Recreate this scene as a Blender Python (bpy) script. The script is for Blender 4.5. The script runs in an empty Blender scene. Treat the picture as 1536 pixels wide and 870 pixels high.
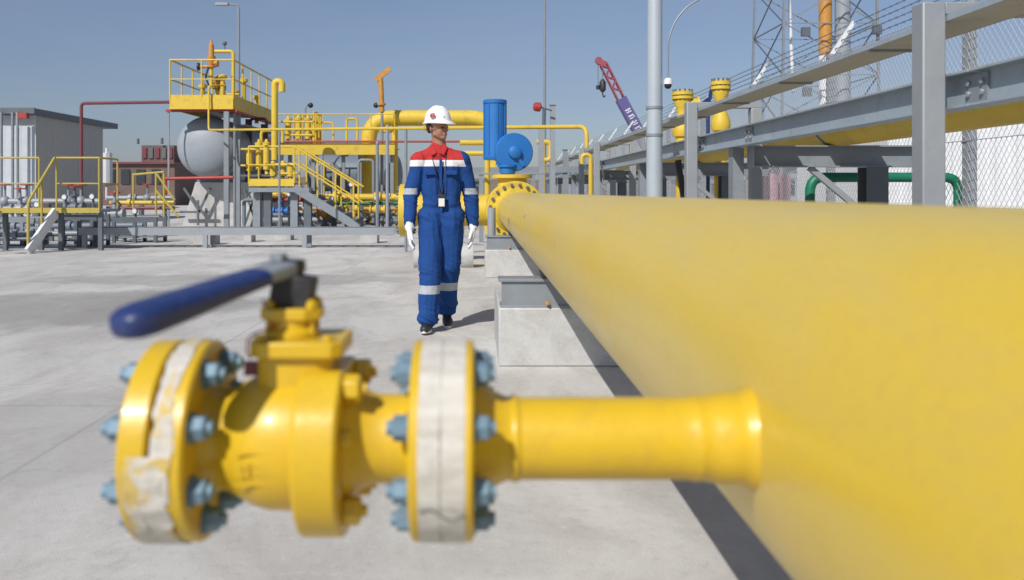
import bpy, bmesh, math, random
from mathutils import Vector, Matrix, noise
random.seed(7)
S = bpy.context.scene
COL = S.collection
R = math.radians
PI = math.pi
F = 1300.0; VX = 715.0; VY = 287.0; EYE = 1.15
def W(px, py, Y):
    return Vector(((px-VX)*Y/F, Y, EYE-(py-VY)*Y/F))
def XX(px, Y): return (px-VX)*Y/F
def ZZ(py, Y): return EYE-(py-VY)*Y/F

# ------------------------------------------------------------------ materials
def newmat(name):
    m = bpy.data.materials.new(name); m.use_nodes = True
    nt = m.node_tree; nt.nodes.clear()
    out = nt.nodes.new('ShaderNodeOutputMaterial'); b = nt.nodes.new('ShaderNodeBsdfPrincipled')
    nt.links.new(b.outputs[0], out.inputs[0])
    return m, nt, b
def N(nt, typ, **kw):
    n = nt.nodes.new(typ)
    for k, v in kw.items():
        if k in n.inputs.keys(): n.inputs[k].default_value = v
        else: setattr(n, k, v)
    return n
def noisen(nt, co, scale, detail=5, rough=.6, dist=0):
    n = nt.nodes.new('ShaderNodeTexNoise'); n.inputs['Scale'].default_value = scale
    n.inputs['Detail'].default_value = detail; n.inputs['Roughness'].default_value = rough
    n.inputs['Distortion'].default_value = dist
    nt.links.new(co, n.inputs['Vector']); return n.outputs['Fac']
def ramp(nt, fac, stops):
    r = nt.nodes.new('ShaderNodeValToRGB'); e = r.color_ramp.elements
    while len(e) < len(stops): e.new(.5)
    for i, (p, c) in enumerate(stops):
        e[i].position = p; e[i].color = (c, c, c, 1) if isinstance(c, (int, float)) else (*c, 1)
    nt.links.new(fac, r.inputs[0]); return r.outputs[0]
def mixc(nt, fac, a, b, mode='MIX'):
    m = nt.nodes.new('ShaderNodeMix'); m.data_type = 'RGBA'; m.blend_type = mode
    if isinstance(fac, (int, float)): m.inputs[0].default_value = fac
    else: nt.links.new(fac, m.inputs[0])
    for i, v in ((6, a), (7, b)):
        if isinstance(v, tuple): m.inputs[i].default_value = (*v, 1)
        else: nt.links.new(v, m.inputs[i])
    return m.outputs[2]
def paint(name, col, rough=.4, metal=0, dirt=(.25, .2, .14), dirt_amt=.25, scale=3, var=.12, bump=.1, fine=60, coat=0, spec=.5):
    m, nt, b = newmat(name)
    tc = nt.nodes.new('ShaderNodeTexCoord'); co = tc.outputs['Object']
    a = noisen(nt, co, scale, 6, .62)
    f = noisen(nt, co, fine, 4, .6)
    lo = tuple(c*(1-var) for c in col); hi = tuple(min(1, c*(1+var)) for c in col)
    c1 = mixc(nt, a, lo, hi)
    g = ramp(nt, noisen(nt, co, scale*2.3, 8, .7, .3), [(.52, 0), (.72, dirt_amt)])
    c2 = mixc(nt, g, c1, dirt)
    c3 = mixc(nt, ramp(nt, f, [(.35, .12*min(1, dirt_amt*4)), (.55, 0)]), c2, dirt)
    nt.links.new(c3, b.inputs['Base Color'])
    rr = nt.nodes.new('ShaderNodeMapRange'); rr.inputs[3].default_value = max(.05, rough-.1); rr.inputs[4].default_value = min(1, rough+.15)
    nt.links.new(a, rr.inputs[0]); nt.links.new(rr.outputs[0], b.inputs['Roughness'])
    b.inputs['Metallic'].default_value = metal
    b.inputs['Specular IOR Level'].default_value = spec
    if coat: b.inputs['Coat Weight'].default_value = coat; b.inputs['Coat Roughness'].default_value = .15
    bp = nt.nodes.new('ShaderNodeBump'); bp.inputs['Strength'].default_value = bump; bp.inputs['Distance'].default_value = .004
    nt.links.new(f, bp.inputs['Height']); nt.links.new(bp.outputs[0], b.inputs['Normal'])
    return m
M = {}
M['yellow'] = paint('yellow_gloss_paint', (.66, .43, .016), .36, dirt=(.42, .27, .05), dirt_amt=.3, scale=9, var=.1, bump=.12, fine=120, coat=.12)
M['yellow_far'] = paint('yellow_plant_paint', (.68, .48, .045), .5, dirt=(.3, .19, .06), dirt_amt=.5, scale=1.5, var=.15)
M['yellow_dull'] = paint('dull_yellow_rail_paint', (.46, .36, .07), .6, dirt=(.25, .2, .1), dirt_amt=.5, scale=2)
M['orange'] = paint('orange_valve_paint', (.55, .26, .05), .5, dirt=(.2, .09, .03), dirt_amt=.5, scale=4)
M['galv'] = paint('galvanised_steel', (.25, .28, .31), .5, .2, dirt=(.20, .20, .20), dirt_amt=.5, scale=4, var=.18, bump=.15)
M['galv_light'] = paint('bright_galvanised_steel', (.30, .325, .35), .5, .15, dirt=(.27, .27, .27), dirt_amt=.4, scale=4, var=.12)
M['pole'] = paint('light_grey_pole_paint', (.42, .47, .52), .45, .1, dirt=(.35, .36, .36), dirt_amt=.3, scale=3, var=.08)
M['tray'] = paint('bounce_tinted_tray_sheet', (.46, .42, .33), .6, dirt=(.3, .27, .2), dirt_amt=.5, scale=3)  # galvanised tray floor, warm bounce off the yellow pipe painted in as buff
M['galv_beam'] = paint('blue_grey_galvanised_beam', (.34, .40, .45), .5, .1, dirt=(.25, .27, .27), dirt_amt=.5, scale=3, var=.2)
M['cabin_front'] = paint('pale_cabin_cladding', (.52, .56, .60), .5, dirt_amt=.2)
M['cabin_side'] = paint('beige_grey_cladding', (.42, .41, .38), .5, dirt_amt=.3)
M['steel_dark'] = paint('dark_grey_steel', (.12, .14, .16), .5, .1, dirt=(.1, .08, .06), dirt_amt=.4, scale=3)
M['tankgrey'] = paint('light_grey_tank_paint', (.30, .335, .375), .5, dirt=(.2, .2, .19), dirt_amt=.3, scale=1.2, var=.07)
M['tankdark'] = paint('slate_tank_paint', (.16, .20, .25), .5, dirt=(.2, .15, .1), dirt_amt=.4, scale=1.2)
M['blue'] = paint('blue_actuator_paint', (.012, .15, .46), .5, dirt=(.04, .10, .22), dirt_amt=.35, scale=5, coat=.2)
M['grip'] = paint('navy_plastic_sleeve', (.016, .034, .135), .38, dirt=(.1, .12, .18), dirt_amt=.4, scale=30, var=.2, fine=200)
M['black'] = paint('black_stem_iron', (.018, .018, .022), .5, dirt=(.1, .09, .08), dirt_amt=.4, scale=20)
M['red'] = paint('red_pipe_paint', (.38, .035, .03), .5, dirt=(.2, .08, .06), dirt_amt=.4)
M['maroon'] = paint('maroon_pipe_paint', (.17, .04, .05), .5, dirt=(.1, .05, .05), dirt_amt=.4)
M['green'] = paint('green_pipe_paint', (.008, .17, .095), .42, dirt=(.05, .12, .08), dirt_amt=.3)
M['white'] = paint('white_paint', (.74, .75, .76), .5, dirt=(.45, .42, .38), dirt_amt=.3, scale=2, var=.05)
M['nut'] = paint('zinc_plated_bolt', (.17, .27, .35), .55, .25, dirt=(.12, .17, .2), dirt_amt=.6, scale=60, var=.2, fine=300)
M['brown'] = paint('rusty_brown_cladding', (.135, .10, .09), .85, dirt=(.3, .12, .06), dirt_amt=.7, scale=.5, var=.4)
M['pink'] = paint('faded_pink_paint', (.48, .25, .28), .5, dirt=(.5, .4, .4), dirt_amt=.5, scale=5)
M['purple'] = paint('purple_crane_paint', (.11, .09, .25), .45, dirt=(.1, .1, .2), dirt_amt=.3, scale=1)
M['crane_red'] = paint('red_crane_paint', (.30, .06, .09), .6, dirt_amt=.3, scale=1)
M['rubber'] = paint('black_rubber', (.02, .02, .02), .7, dirt=(.1, .1, .1), dirt_amt=.4)
M['glass'] = paint('dark_window_glass', (.03, .04, .05), .1, dirt_amt=.1)
M['cotton'] = paint('white_cotton_glove', (.75, .76, .78), .85, dirt=(.5, .5, .5), dirt_amt=.2, scale=20)
M['helmet'] = paint('white_helmet_plastic', (.82, .82, .83), .25, dirt=(.6, .6, .6), dirt_amt=.1, scale=10, var=.03, bump=.02)
M['skin'] = paint('skin', (.34, .18, .125), .5, dirt=(.35, .16, .11), dirt_amt=.3, scale=12, var=.06)
M['hair'] = paint('dark_hair', (.02, .015, .012), .7, dirt_amt=.1)
def fabric(name, col, rough=.85):
    m, nt, b = newmat(name); tc = nt.nodes.new('ShaderNodeTexCoord'); co = tc.outputs['Object']
    a = noisen(nt, co, 9, 5, .6, .8); f = noisen(nt, co, 240, 2, .5)
    nt.links.new(mixc(nt, a, tuple(c*.82 for c in col), tuple(min(1, c*1.18) for c in col)), b.inputs['Base Color'])
    b.inputs['Roughness'].default_value = rough; b.inputs['Specular IOR Level'].default_value = .25
    mp = nt.nodes.new('ShaderNodeMapping'); mp.inputs['Scale'].default_value = (22, 22, 13); nt.links.new(co, mp.inputs[0])
    w = noisen(nt, mp.outputs[0], 1, 3, .55, 1.3)
    bp = nt.nodes.new('ShaderNodeBump'); bp.inputs['Strength'].default_value = .45; bp.inputs['Distance'].default_value = .018
    nt.links.new(w, bp.inputs['Height'])
    b2 = nt.nodes.new('ShaderNodeBump'); b2.inputs['Strength'].default_value = .3; b2.inputs['Distance'].default_value = .001
    nt.links.new(f, b2.inputs['Height']); nt.links.new(bp.outputs[0], b2.inputs['Normal']); nt.links.new(b2.outputs[0], b.inputs['Normal'])
    return m
M['fab_blue'] = fabric('blue_coverall_cloth', (.012, .058, .225))
M['fab_red'] = fabric('red_coverall_cloth', (.47, .035, .035))
M['fab_white'] = fabric('white_coverall_cloth', (.72, .72, .72))
M['fab_reflect'] = fabric('silver_reflective_tape', (.42, .45, .48), .5)
def concrete(name, base, stain, sc=1.0, joints=False, bump=.25):
    m, nt, b = newmat(name); tc = nt.nodes.new('ShaderNodeTexCoord'); co = tc.outputs['Object']
    mp = nt.nodes.new('ShaderNodeMapping'); mp.inputs['Scale'].default_value = (1, .55, 1); nt.links.new(co, mp.inputs[0]); cs = mp.outputs[0] if joints else co
    big = noisen(nt, cs, .35*sc, 6, .62, .4); mid = noisen(nt, cs, 1.7*sc, 8, .68, .6); fine = noisen(nt, co, 22*sc, 8, .75); grit = noisen(nt, co, 160*sc, 2, .6)
    lo = tuple(c*.80 for c in base); hi = tuple(min(1, c*1.14) for c in base)
    c = mixc(nt, ramp(nt, big, [(.35, 0), (.65, 1)]), lo, hi)
    c = mixc(nt, ramp(nt, mid, [(.44, 0), (.72, .85)]), c, stain)
    c = mixc(nt, ramp(nt, fine, [(.30, .38), (.46, 0)]), c, tuple(s*.7 for s in stain))
    c = mixc(nt, ramp(nt, fine, [(.56, 0), (.72, .4)]), c, tuple(min(1, x*1.35) for x in base))
    if joints:
        # wet-looking darker patches with their own outline
        pt = noisen(nt, cs, .16, 7, .6, 1.2)
        c = mixc(nt, ramp(nt, pt, [(.60, 0), (.635, .42), (.8, .55)]), c, (.20, .19, .185))
        # hairline cracks
        mp2 = nt.nodes.new('ShaderNodeVectorMath'); mp2.operation = 'ADD'; nt.links.new(co, mp2.inputs[0])
        ns = nt.nodes.new('ShaderNodeTexNoise'); ns.inputs['Scale'].default_value = 1.3; ns.inputs['Detail'].default_value = 5
        nt.links.new(co, ns.inputs['Vector']); nt.links.new(ns.outputs['Color'], mp2.inputs[1])
        vo = nt.nodes.new('ShaderNodeTexVoronoi'); vo.feature = 'DISTANCE_TO_EDGE'; vo.inputs['Scale'].default_value = .42
        nt.links.new(mp2.outputs[0], vo.inputs['Vector'])
        c = mixc(nt, ramp(nt, vo.outputs['Distance'], [(0, .12), (.008, 0)]), c, (.12, .115, .11))
        br = nt.nodes.new('ShaderNodeTexBrick'); br.inputs['Scale'].default_value = 1; br.inputs['Brick Width'].default_value = 6; br.inputs['Row Height'].default_value = 6
        br.inputs['Mortar Size'].default_value = .012; br.offset = 0; br.inputs['Color1'].default_value = (0, 0, 0, 1); br.inputs['Color2'].default_value = (0, 0, 0, 1); br.inputs['Mortar'].default_value = (1, 1, 1, 1)
        m3 = nt.nodes.new('ShaderNodeMapping'); m3.inputs['Location'].default_value = (1.9, 1.35, 0); nt.links.new(co, m3.inputs[0]); nt.links.new(m3.outputs[0], br.inputs['Vector'])
        c = mixc(nt, ramp(nt, br.outputs['Color'], [(0, 0), (1, .20)]), c, (.13, .125, .12))
        # old spill mark in front of the crossover, soft irregular edge
        def spill(c, cx_, cy_, rx, ry, amt):
            m4 = nt.nodes.new('ShaderNodeMapping'); m4.inputs['Location'].default_value = (-cx_/rx, -cy_/ry, 0); m4.inputs['Scale'].default_value = (1/rx, 1/ry, 1); nt.links.new(co, m4.inputs[0])
            ln = nt.nodes.new('ShaderNodeVectorMath'); ln.operation = 'LENGTH'; nt.links.new(m4.outputs[0], ln.inputs[0])
            ad = nt.nodes.new('ShaderNodeMath'); ad.operation = 'ADD'; nt.links.new(ln.outputs['Value'], ad.inputs[0]); nt.links.new(noisen(nt, cs, 1.4, 7, .65, .8), ad.inputs[1])
            return mixc(nt, ramp(nt, ad.outputs[0], [(.55, 0), (.60, 0)]) if False else ramp(nt, mapinv(ad.outputs[0]), [(.38, 0), (.52, amt)]), c, (.20, .19, .18))
        def mapinv(x):
            mr = nt.nodes.new('ShaderNodeMapRange'); mr.inputs[1].default_value = .4; mr.inputs[2].default_value = 2.0; mr.inputs[3].default_value = 1; mr.inputs[4].default_value = 0; nt.links.new(x, mr.inputs[0]); return mr.outputs[0]
        c = spill(c, -4.0, 8.7, 2.2, 1.7, .5); c = spill(c, -3.2, 11.3, 3.2, .9, .35); c = spill(c, -2.1, 4.1, 1.0, 1.1, .28)
    nt.links.new(c, b.inputs['Base Color']); b.inputs['Roughness'].default_value = .85; b.inputs['Specular IOR Level'].default_value = .3
    bp = nt.nodes.new('ShaderNodeBump'); bp.inputs['Strength'].default_value = bump; bp.inputs['Distance'].default_value = .01
    ad = nt.nodes.new('ShaderNodeMath'); ad.operation = 'ADD'; nt.links.new(fine, ad.inputs[0]); nt.links.new(grit, ad.inputs[1])
    nt.links.new(ad.outputs[0], bp.inputs['Height']); nt.links.new(bp.outputs[0], b.inputs['Normal'])
    return m
M['ground'] = concrete('yard_concrete', (.575, .56, .53), (.37, .345, .315), 1, True)
M['block'] = concrete('cast_concrete', (.53, .53, .52), (.38, .37, .36), 2.2)
M['earth'] = concrete('dry_earth', (.22, .18, .13), (.14, .12, .08), .1)
def pipe_mat():
    m, nt, b = newmat('weathered_yellow_pipe_paint'); tc = nt.nodes.new('ShaderNodeTexCoord'); co = tc.outputs['Object']
    mp = nt.nodes.new('ShaderNodeMapping'); mp.inputs['Scale'].default_value = (3, .7, 3); nt.links.new(co, mp.inputs[0])
    a = noisen(nt, mp.outputs[0], 1, 6, .6, .5); d = noisen(nt, mp.outputs[0], 4, 8, .7); f = noisen(nt, co, 90, 4, .6)
    c = mixc(nt, ramp(nt, a, [(.38, 0), (.62, 1)]), (.70, .49, .04), (.67, .50, .105))
    c = mixc(nt, ramp(nt, d, [(.52, 0), (.78, .30)]), c, (.50, .36, .18))
    c = mixc(nt, ramp(nt, f, [(.3, .2), (.5, 0)]), c, (.5, .32, .1))
    vd = nt.nodes.new('ShaderNodeVectorMath'); vd.operation = 'SUBTRACT'; vd.inputs[1].default_value = (-.234, 1.78, .981); nt.links.new(co, vd.inputs[0])
    vm = nt.nodes.new('ShaderNodeVectorMath'); vm.operation = 'MULTIPLY'; vm.inputs[1].default_value = (28, 6, 28); nt.links.new(vd.outputs[0], vm.inputs[0])
    vl = nt.nodes.new('ShaderNodeVectorMath'); vl.operation = 'LENGTH'; nt.links.new(vm.outputs[0], vl.inputs[0])
    ad = nt.nodes.new('ShaderNodeMath'); ad.operation = 'ADD'; nt.links.new(vl.outputs['Value'], ad.inputs[0]); nt.links.new(noisen(nt, co, 25, 4, .7), ad.inputs[1])
    c = mixc(nt, ramp(nt, ad.outputs[0], [(.75, .6), (1.0, 0)]), c, (.22, .15, .08))   # scuff mark
    # fine scratches and thin runs around the girth
    ms = nt.nodes.new('ShaderNodeMapping'); ms.inputs['Scale'].default_value = (2, 55, 2); nt.links.new(co, ms.inputs[0])
    c = mixc(nt, ramp(nt, noisen(nt, ms.outputs[0], 1, 5, .7, .5), [(.60, 0), (.80, .22)]), c, (.45, .33, .16))
    nt.links.new(c, b.inputs['Base Color']); b.inputs['Coat Weight'].default_value = .35; b.inputs['Coat Roughness'].default_value = .28
    nt.links.new(ramp(nt, d, [(.3, .32), (.75, .6)]), b.inputs['Roughness'])
    bp = nt.nodes.new('ShaderNodeBump'); bp.inputs['Strength'].default_value = .12; bp.inputs['Distance'].default_value = .003
    nt.links.new(f, bp.inputs['Height']); nt.links.new(bp.outputs[0], b.inputs['Normal'])
    return m
M['pipe'] = pipe_mat()
def tape_mat():
    m, nt, b = newmat('white_masking_tape'); tc = nt.nodes.new('ShaderNodeTexCoord'); co = tc.outputs['Object']
    mp = nt.nodes.new('ShaderNodeMapping'); mp.inputs['Scale'].default_value = (8, 30, 30); nt.links.new(co, mp.inputs[0])
    a = noisen(nt, mp.outputs[0], 1, 6, .65, 1.5); f = noisen(nt, co, 40, 6, .7, 1)
    c = mixc(nt, ramp(nt, a, [(.35, 0), (.7, 1)]), (.50, .47, .41), (.68, .66, .61))
    c = mixc(nt, ramp(nt, f, [(.52, 0), (.72, .65)]), c, (.36, .33, .28))
    nt.links.new(c, b.inputs['Base Color']); b.inputs['Roughness'].default_value = .65
    bp = nt.nodes.new('ShaderNodeBump'); bp.inputs['Strength'].default_value = .6; bp.inputs['Distance'].default_value = .004
    nt.links.new(a, bp.inputs['Height']); nt.links.new(bp.outputs[0], b.inputs['Normal'])
    return m
M['tape'] = tape_mat()
def torn_mat():
    m = tape_mat(); m.name = 'torn_painted_tape'; nt = m.node_tree; b = [n for n in nt.nodes if n.type == 'BSDF_PRINCIPLED'][0]
    src = b.inputs['Base Color'].links[0].from_socket; tc = nt.nodes.new('ShaderNodeTexCoord')
    k = ramp(nt, noisen(nt, tc.outputs['Object'], 26, 5, .6, .8), [(.53, 0), (.58, .85)])
    nt.links.new(mixc(nt, k, src, (.60, .42, .07)), b.inputs['Base Color']); return m
M['torn'] = torn_mat()

# ------------------------------------------------------------------ mesh helper
class MB:
    def __init__(s): s.v = []; s.f = []
    def add(s, vs, fs):
        o = len(s.v); s.v += [Vector(v) for v in vs]; s.f += [tuple(i+o for i in f) for f in fs]; return s
    def box(s, x0, x1, y0, y1, z0, z1):
        return s.add([(x0,y0,z0),(x1,y0,z0),(x1,y1,z0),(x0,y1,z0),(x0,y0,z1),(x1,y0,z1),(x1,y1,z1),(x0,y1,z1)],
                     [(0,3,2,1),(4,5,6,7),(0,1,5,4),(1,2,6,5),(2,3,7,6),(3,0,4,7)])
    def frame(s, p0, p1, up=(0,0,1)):
        p0 = Vector(p0); p1 = Vector(p1); d = (p1-p0).normalized(); u = Vector(up)
        if abs(d.dot(u)) > .98: u = Vector((0,1,0)) if abs(d.y) < .9 else Vector((1,0,0))
        a = d.cross(u).normalized(); b = a.cross(d).normalized(); return p0, p1, d, a, b
    def bar(s, p0, p1, w, h, up=(0,0,1)):
        p0, p1, d, a, b = s.frame(p0, p1, up)
        return s.prism(p0, p1, [(-w/2,-h/2),(w/2,-h/2),(w/2,h/2),(-w/2,h/2)], up)
    def prism(s, p0, p1, pts, up=(0,0,1)):
        p0, p1, d, a, b = s.frame(p0, p1, up); n = len(pts)
        vs = [p0+a*x+b*y for x, y in pts]+[p1+a*x+b*y for x, y in pts]
        fs = [(i, (i+1)%n, (i+1)%n+n, i+n) for i in range(n)]+[tuple(reversed(range(n))), tuple(range(n, 2*n))]
        return s.add(vs, fs)
    def ibeam(s, p0, p1, w, h, t=.012, up=(0,0,1)):
        a = w/2; b = h/2; c = t/2
        return s.prism(p0, p1, [(-a,-b),(a,-b),(a,-b+t),(c,-b+t),(c,b-t),(a,b-t),(a,b),(-a,b),(-a,b-t),(-c,b-t),(-c,-b+t),(-a,-b+t)], up)
    def lathe(s, prof, o=(0,0,0), axis=(0,0,1), n=24, up=(0,0,1), rot=0):
        o = Vector(o); ax = Vector(axis).normalized(); _, _, d, a, b = s.frame(o, o+ax, up)
        vs = []; fs = []
        for t, r in prof:
            for k in range(n):
                th = 2*PI*(k+rot)/n; vs.append(o+d*t+(a*math.cos(th)+b*math.sin(th))*max(r, 1e-5))
        m = len(prof)
        for i in range(m-1):
            for k in range(n):
                fs.append((i*n+k, i*n+(k+1)%n, (i+1)*n+(k+1)%n, (i+1)*n+k))
        fs.append(tuple(reversed(range(n)))); fs.append(tuple(range((m-1)*n, m*n)))
        return s.add(vs, fs)
    def cyl(s, p0, p1, r0, r1=None, n=12, rot=0):
        r1 = r0 if r1 is None else r1; p0 = Vector(p0); p1 = Vector(p1)
        return s.lathe([(0, r0), ((p1-p0).length, r1)], p0, p1-p0, n, rot=rot)
    def sphere(s, c, r, sc=(1,1,1), n=16, m=10):
        vs = []; fs = []; c = Vector(c)
        for i in range(1, m):
            for k in range(n):
                a = PI*i/m; t = 2*PI*k/n
                vs.append(c+Vector((r*sc[0]*math.sin(a)*math.cos(t), r*sc[1]*math.sin(a)*math.sin(t), r*sc[2]*math.cos(a))))
        vs += [c+Vector((0,0,r*sc[2])), c-Vector((0,0,r*sc[2]))]; T = len(vs)-2; B = T+1
        for i in range(m-2):
            for k in range(n): fs.append((i*n+k, (i+1)*n+k, (i+1)*n+(k+1)%n, i*n+(k+1)%n))
        for k in range(n): fs.append((T, k, (k+1)%n)); fs.append((B, (m-2)*n+(k+1)%n, (m-2)*n+k))
        return s.add(vs, fs)
    def path(s, pts, r, n=10, bend=0, seg=5):
        pts = [Vector(p) for p in pts]
        if bend:
            q = [pts[0]]
            for i in range(1, len(pts)-1):
                a, p, c = pts[i-1], pts[i], pts[i+1]; u = (a-p); v = (c-p)
                bd = min(bend, u.length*.49, v.length*.49); u = u.normalized()*bd; v = v.normalized()*bd
                # circular-like fillet
                for k in range(seg+1):
                    t = k/seg; q.append(p+u*(1-t)**2+v*t**2)
            q.append(pts[-1]); pts = q
        vs = []; fs = []; pa = None
        for i, p in enumerate(pts):
            d = (pts[min(i+1, len(pts)-1)]-pts[max(i-1, 0)]).normalized()
            if pa is None:
                u = Vector((0,0,1)) if abs(d.z) < .9 else Vector((0,1,0)); pa = d.cross(u).normalized()
            pa = (pa-d*pa.dot(d)).normalized(); pb = d.cross(pa)
            rr = r[i] if isinstance(r, list) else r
            for k in range(n):
                t = 2*PI*k/n; vs.append(p+(pa*math.cos(t)+pb*math.sin(t))*rr)
        m = len(pts)
        for i in range(m-1):
            for k in range(n): fs.append((i*n+k, (i+1)*n+k, (i+1)*n+(k+1)%n, i*n+(k+1)%n))
        fs.append(tuple(range(n))); fs.append(tuple(reversed(range((m-1)*n, m*n))))
        return s.add(vs, fs)
    def build(s, name, mat, parent=None, bevel=0, smooth=35, org=None):
        me = bpy.data.meshes.new(name)
        off = Vector((0,0,0))
        if parent is not None:
            off = absloc(parent)
        elif org is not None: off = Vector(org)
        vs = [v-off for v in s.v]
        me.from_pydata([tuple(v) for v in vs], [], s.f); me.update()
        bm = bmesh.new(); bm.from_mesh(me); bmesh.ops.recalc_face_normals(bm, faces=bm.faces); bm.to_mesh(me); bm.free()
        mm = M[mat] if isinstance(mat, str) else mat
        me.materials.append(mm)
        if smooth:
            me.shade_smooth(); me.set_sharp_from_angle(angle=R(smooth))
        o = bpy.data.objects.new(name, me); COL.objects.link(o)
        if parent is not None: o.parent = parent
        elif org is not None: o.location = off
        if bevel:
            b = o.modifiers.new('Bevel', 'BEVEL'); b.width = bevel; b.segments = 2; b.limit_method = 'ANGLE'; b.angle_limit = R(40)
        return o
def absloc(o):
    v = Vector((0,0,0))
    while o is not None: v = v+o.location; o = o.parent
    return v
def thing(name, label, cat, loc=(0,0,0), group=None):
    o = bpy.data.objects.new(name, None); o.empty_display_size = .1; COL.objects.link(o); o.location = loc
    o['label'] = label; o['category'] = cat
    if group: o['group'] = group
    return o
def tag(o, label, cat, group=None):
    o['label'] = label; o['category'] = cat
    if group: o['group'] = group
    return o
def kids(o): return [c for c in bpy.data.objects if c.parent == o]
def copy_tree(o, loc=None, label=None, parent=None):
    ch = kids(o); c = o.copy(); COL.objects.link(c); c.parent = parent
    if loc is not None: c.location = loc
    if label: c['label'] = label
    for k in ch: copy_tree(k, None, None, c)
    return c
def hexnut(mb, c, axis, r, h):
    c = Vector(c); ax = Vector(axis).normalized()
    mb.lathe([(0, r), (h*.8, r), (h, r*.86)], c, ax, 6)

# ------------------------------------------------------------------ world, sun, camera
w = bpy.data.worlds.new('World'); S.world = w; w.use_nodes = True
nt = w.node_tree; bg = nt.nodes['Background']
sky = nt.nodes.new('ShaderNodeTexSky'); sky.sky_type = 'NISHITA'; sky.sun_disc = False
LD = Vector((.59, .99, -1.0)).normalized()
el = math.asin(-LD.z); az = math.atan2(-LD.x, -LD.y)
sky.sun_elevation = el; sky.sun_rotation = az
sky.air_density = 1.0; sky.dust_density = .7; sky.ozone_density = 3.5; sky.altitude = 0
hs = nt.nodes.new('ShaderNodeHueSaturation'); hs.inputs['Saturation'].default_value = .84
nt.links.new(sky.outputs[0], hs.inputs['Color']); 
tcw = nt.nodes.new('ShaderNodeTexCoord'); mpw = nt.nodes.new('ShaderNodeMapping'); mpw.inputs['Scale'].default_value = (1.2, 1.2, 5); nt.links.new(tcw.outputs['Generated'], mpw.inputs[0])
cl = ramp(nt, noisen(nt, mpw.outputs[0], 2.2, 6, .55, .6), [(.40, 0), (.75, .30)])   # thin high veil of cloud
tint = mixc(nt, 1.0, hs.outputs[0], (.93, .94, 1.03), 'MULTIPLY')
spz = nt.nodes.new('ShaderNodeSeparateXYZ'); nt.links.new(tcw.outputs['Generated'], spz.inputs[0])
low = ramp(nt, spz.outputs[2], [(0.0, (.86, .85, .87)), (.22, (1, 1, 1))])      # dusty haze dims the blue near the horizon
nt.links.new(mixc(nt, 1.0, mixc(nt, cl, tint, (4.2, 4.9, 6.1)), low, 'MULTIPLY'), bg.inputs[0]); bg.inputs[1].default_value = .076
sun = bpy.data.lights.new('sun', 'SUN'); sun.energy = 3.9; sun.angle = R(.6); sun.color = (1, .962, .905)
so = bpy.data.objects.new('sun', sun); COL.objects.link(so); so.rotation_euler = LD.to_track_quat('-Z', 'Y').to_euler()
cam = bpy.data.cameras.new('camera'); co = bpy.data.objects.new('camera', cam); COL.objects.link(co)
co.location = (0, 0, EYE); co.rotation_euler = (R(90), 0, 0)
cam.sensor_width = 36; cam.lens = F/1536*36; cam.shift_x = (768-VX)/1536; cam.shift_y = -(435-VY)/1536
cam.clip_start = .05; cam.clip_end = 3000
cam.dof.use_dof = True; cam.dof.focus_distance = 7.3; cam.dof.aperture_fstop = 3.8
S.camera = co
S.view_settings.view_transform = 'Standard'; S.view_settings.look = 'None'; S.view_settings.exposure = 0.08; S.view_settings.gamma = 1

# ------------------------------------------------------------------ ground
g = MB().add([(-900,-60,0),(900,-60,0),(900,1500,0),(-900,1500,0)], [(0,1,2,3)]).build('ground', 'ground'); g['kind'] = 'structure'
# far earth bank
hb = MB(); n = 160; vs = []; fs = []
for j in range(7):
    for i in range(n+1):
        x = -260+520*i/n; y = 120+j*7
        z = [-.3, .9, 1.7, 2.2, 2.0, 1.2, -.3][j]*(1+.5*noise.noise(Vector((x*.05, j*.3, 3))))*1.3+.25*noise.noise(Vector((x*.4, j, 1)))
        vs.append((x, y, z if 0 < j < 6 else -.3))
for j in range(6):
    for i in range(n): a = j*(n+1)+i; fs.append((a, a+1, a+n+2, a+n+1))
hb.add(vs, fs); o = hb.build('terrain', 'earth'); o['kind'] = 'structure'

# ------------------------------------------------------------------ main pipe with branch
PX, PZ, PR = .5545, .876, .257
BY, BZ = .963, .876
mp_ = thing('gas_pipeline', 'thick weathered yellow gas pipe running from the near right corner into the distance', 'pipeline', (PX, 4, 0))
MB().lathe([(0, PR), (15.3, PR)], (PX, -3.2, PZ), (0,1,0), 96).build('pipe', 'pipe', mp_)
MB().lathe([(0, PR+.0005), (.006, PR+.003), (.013, PR+.0035), (.02, PR+.0005)], (PX, 10.9, PZ), (0,1,0), 64).build('weld_seam', 'pipe', mp_)
b = MB()
prof = [(0, .0445), (.205, .0445), (.222, .0446), (.226, .0462), (.232, .0462), (.236, .0452), (.246, .0475), (.258, .0495), (.266, .0503), (.272, .0502), (.278, .0506), (.282, .0525), (.287, .0550), (.292, .0560), (.297, .0558), (.301, .0575), (.305, .064)]
b.lathe(prof, (.012, BY, BZ), (1,0,0), 48)
b.build('branch_pipe', 'yellow', mp_)
MB().lathe([(0, .0444), (.002, .0462), (.006, .047), (.01, .0462), (.012, .0444)], (.036, BY, BZ), (1,0,0), 40).build('weld_bead', 'yellow', mp_)
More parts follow.
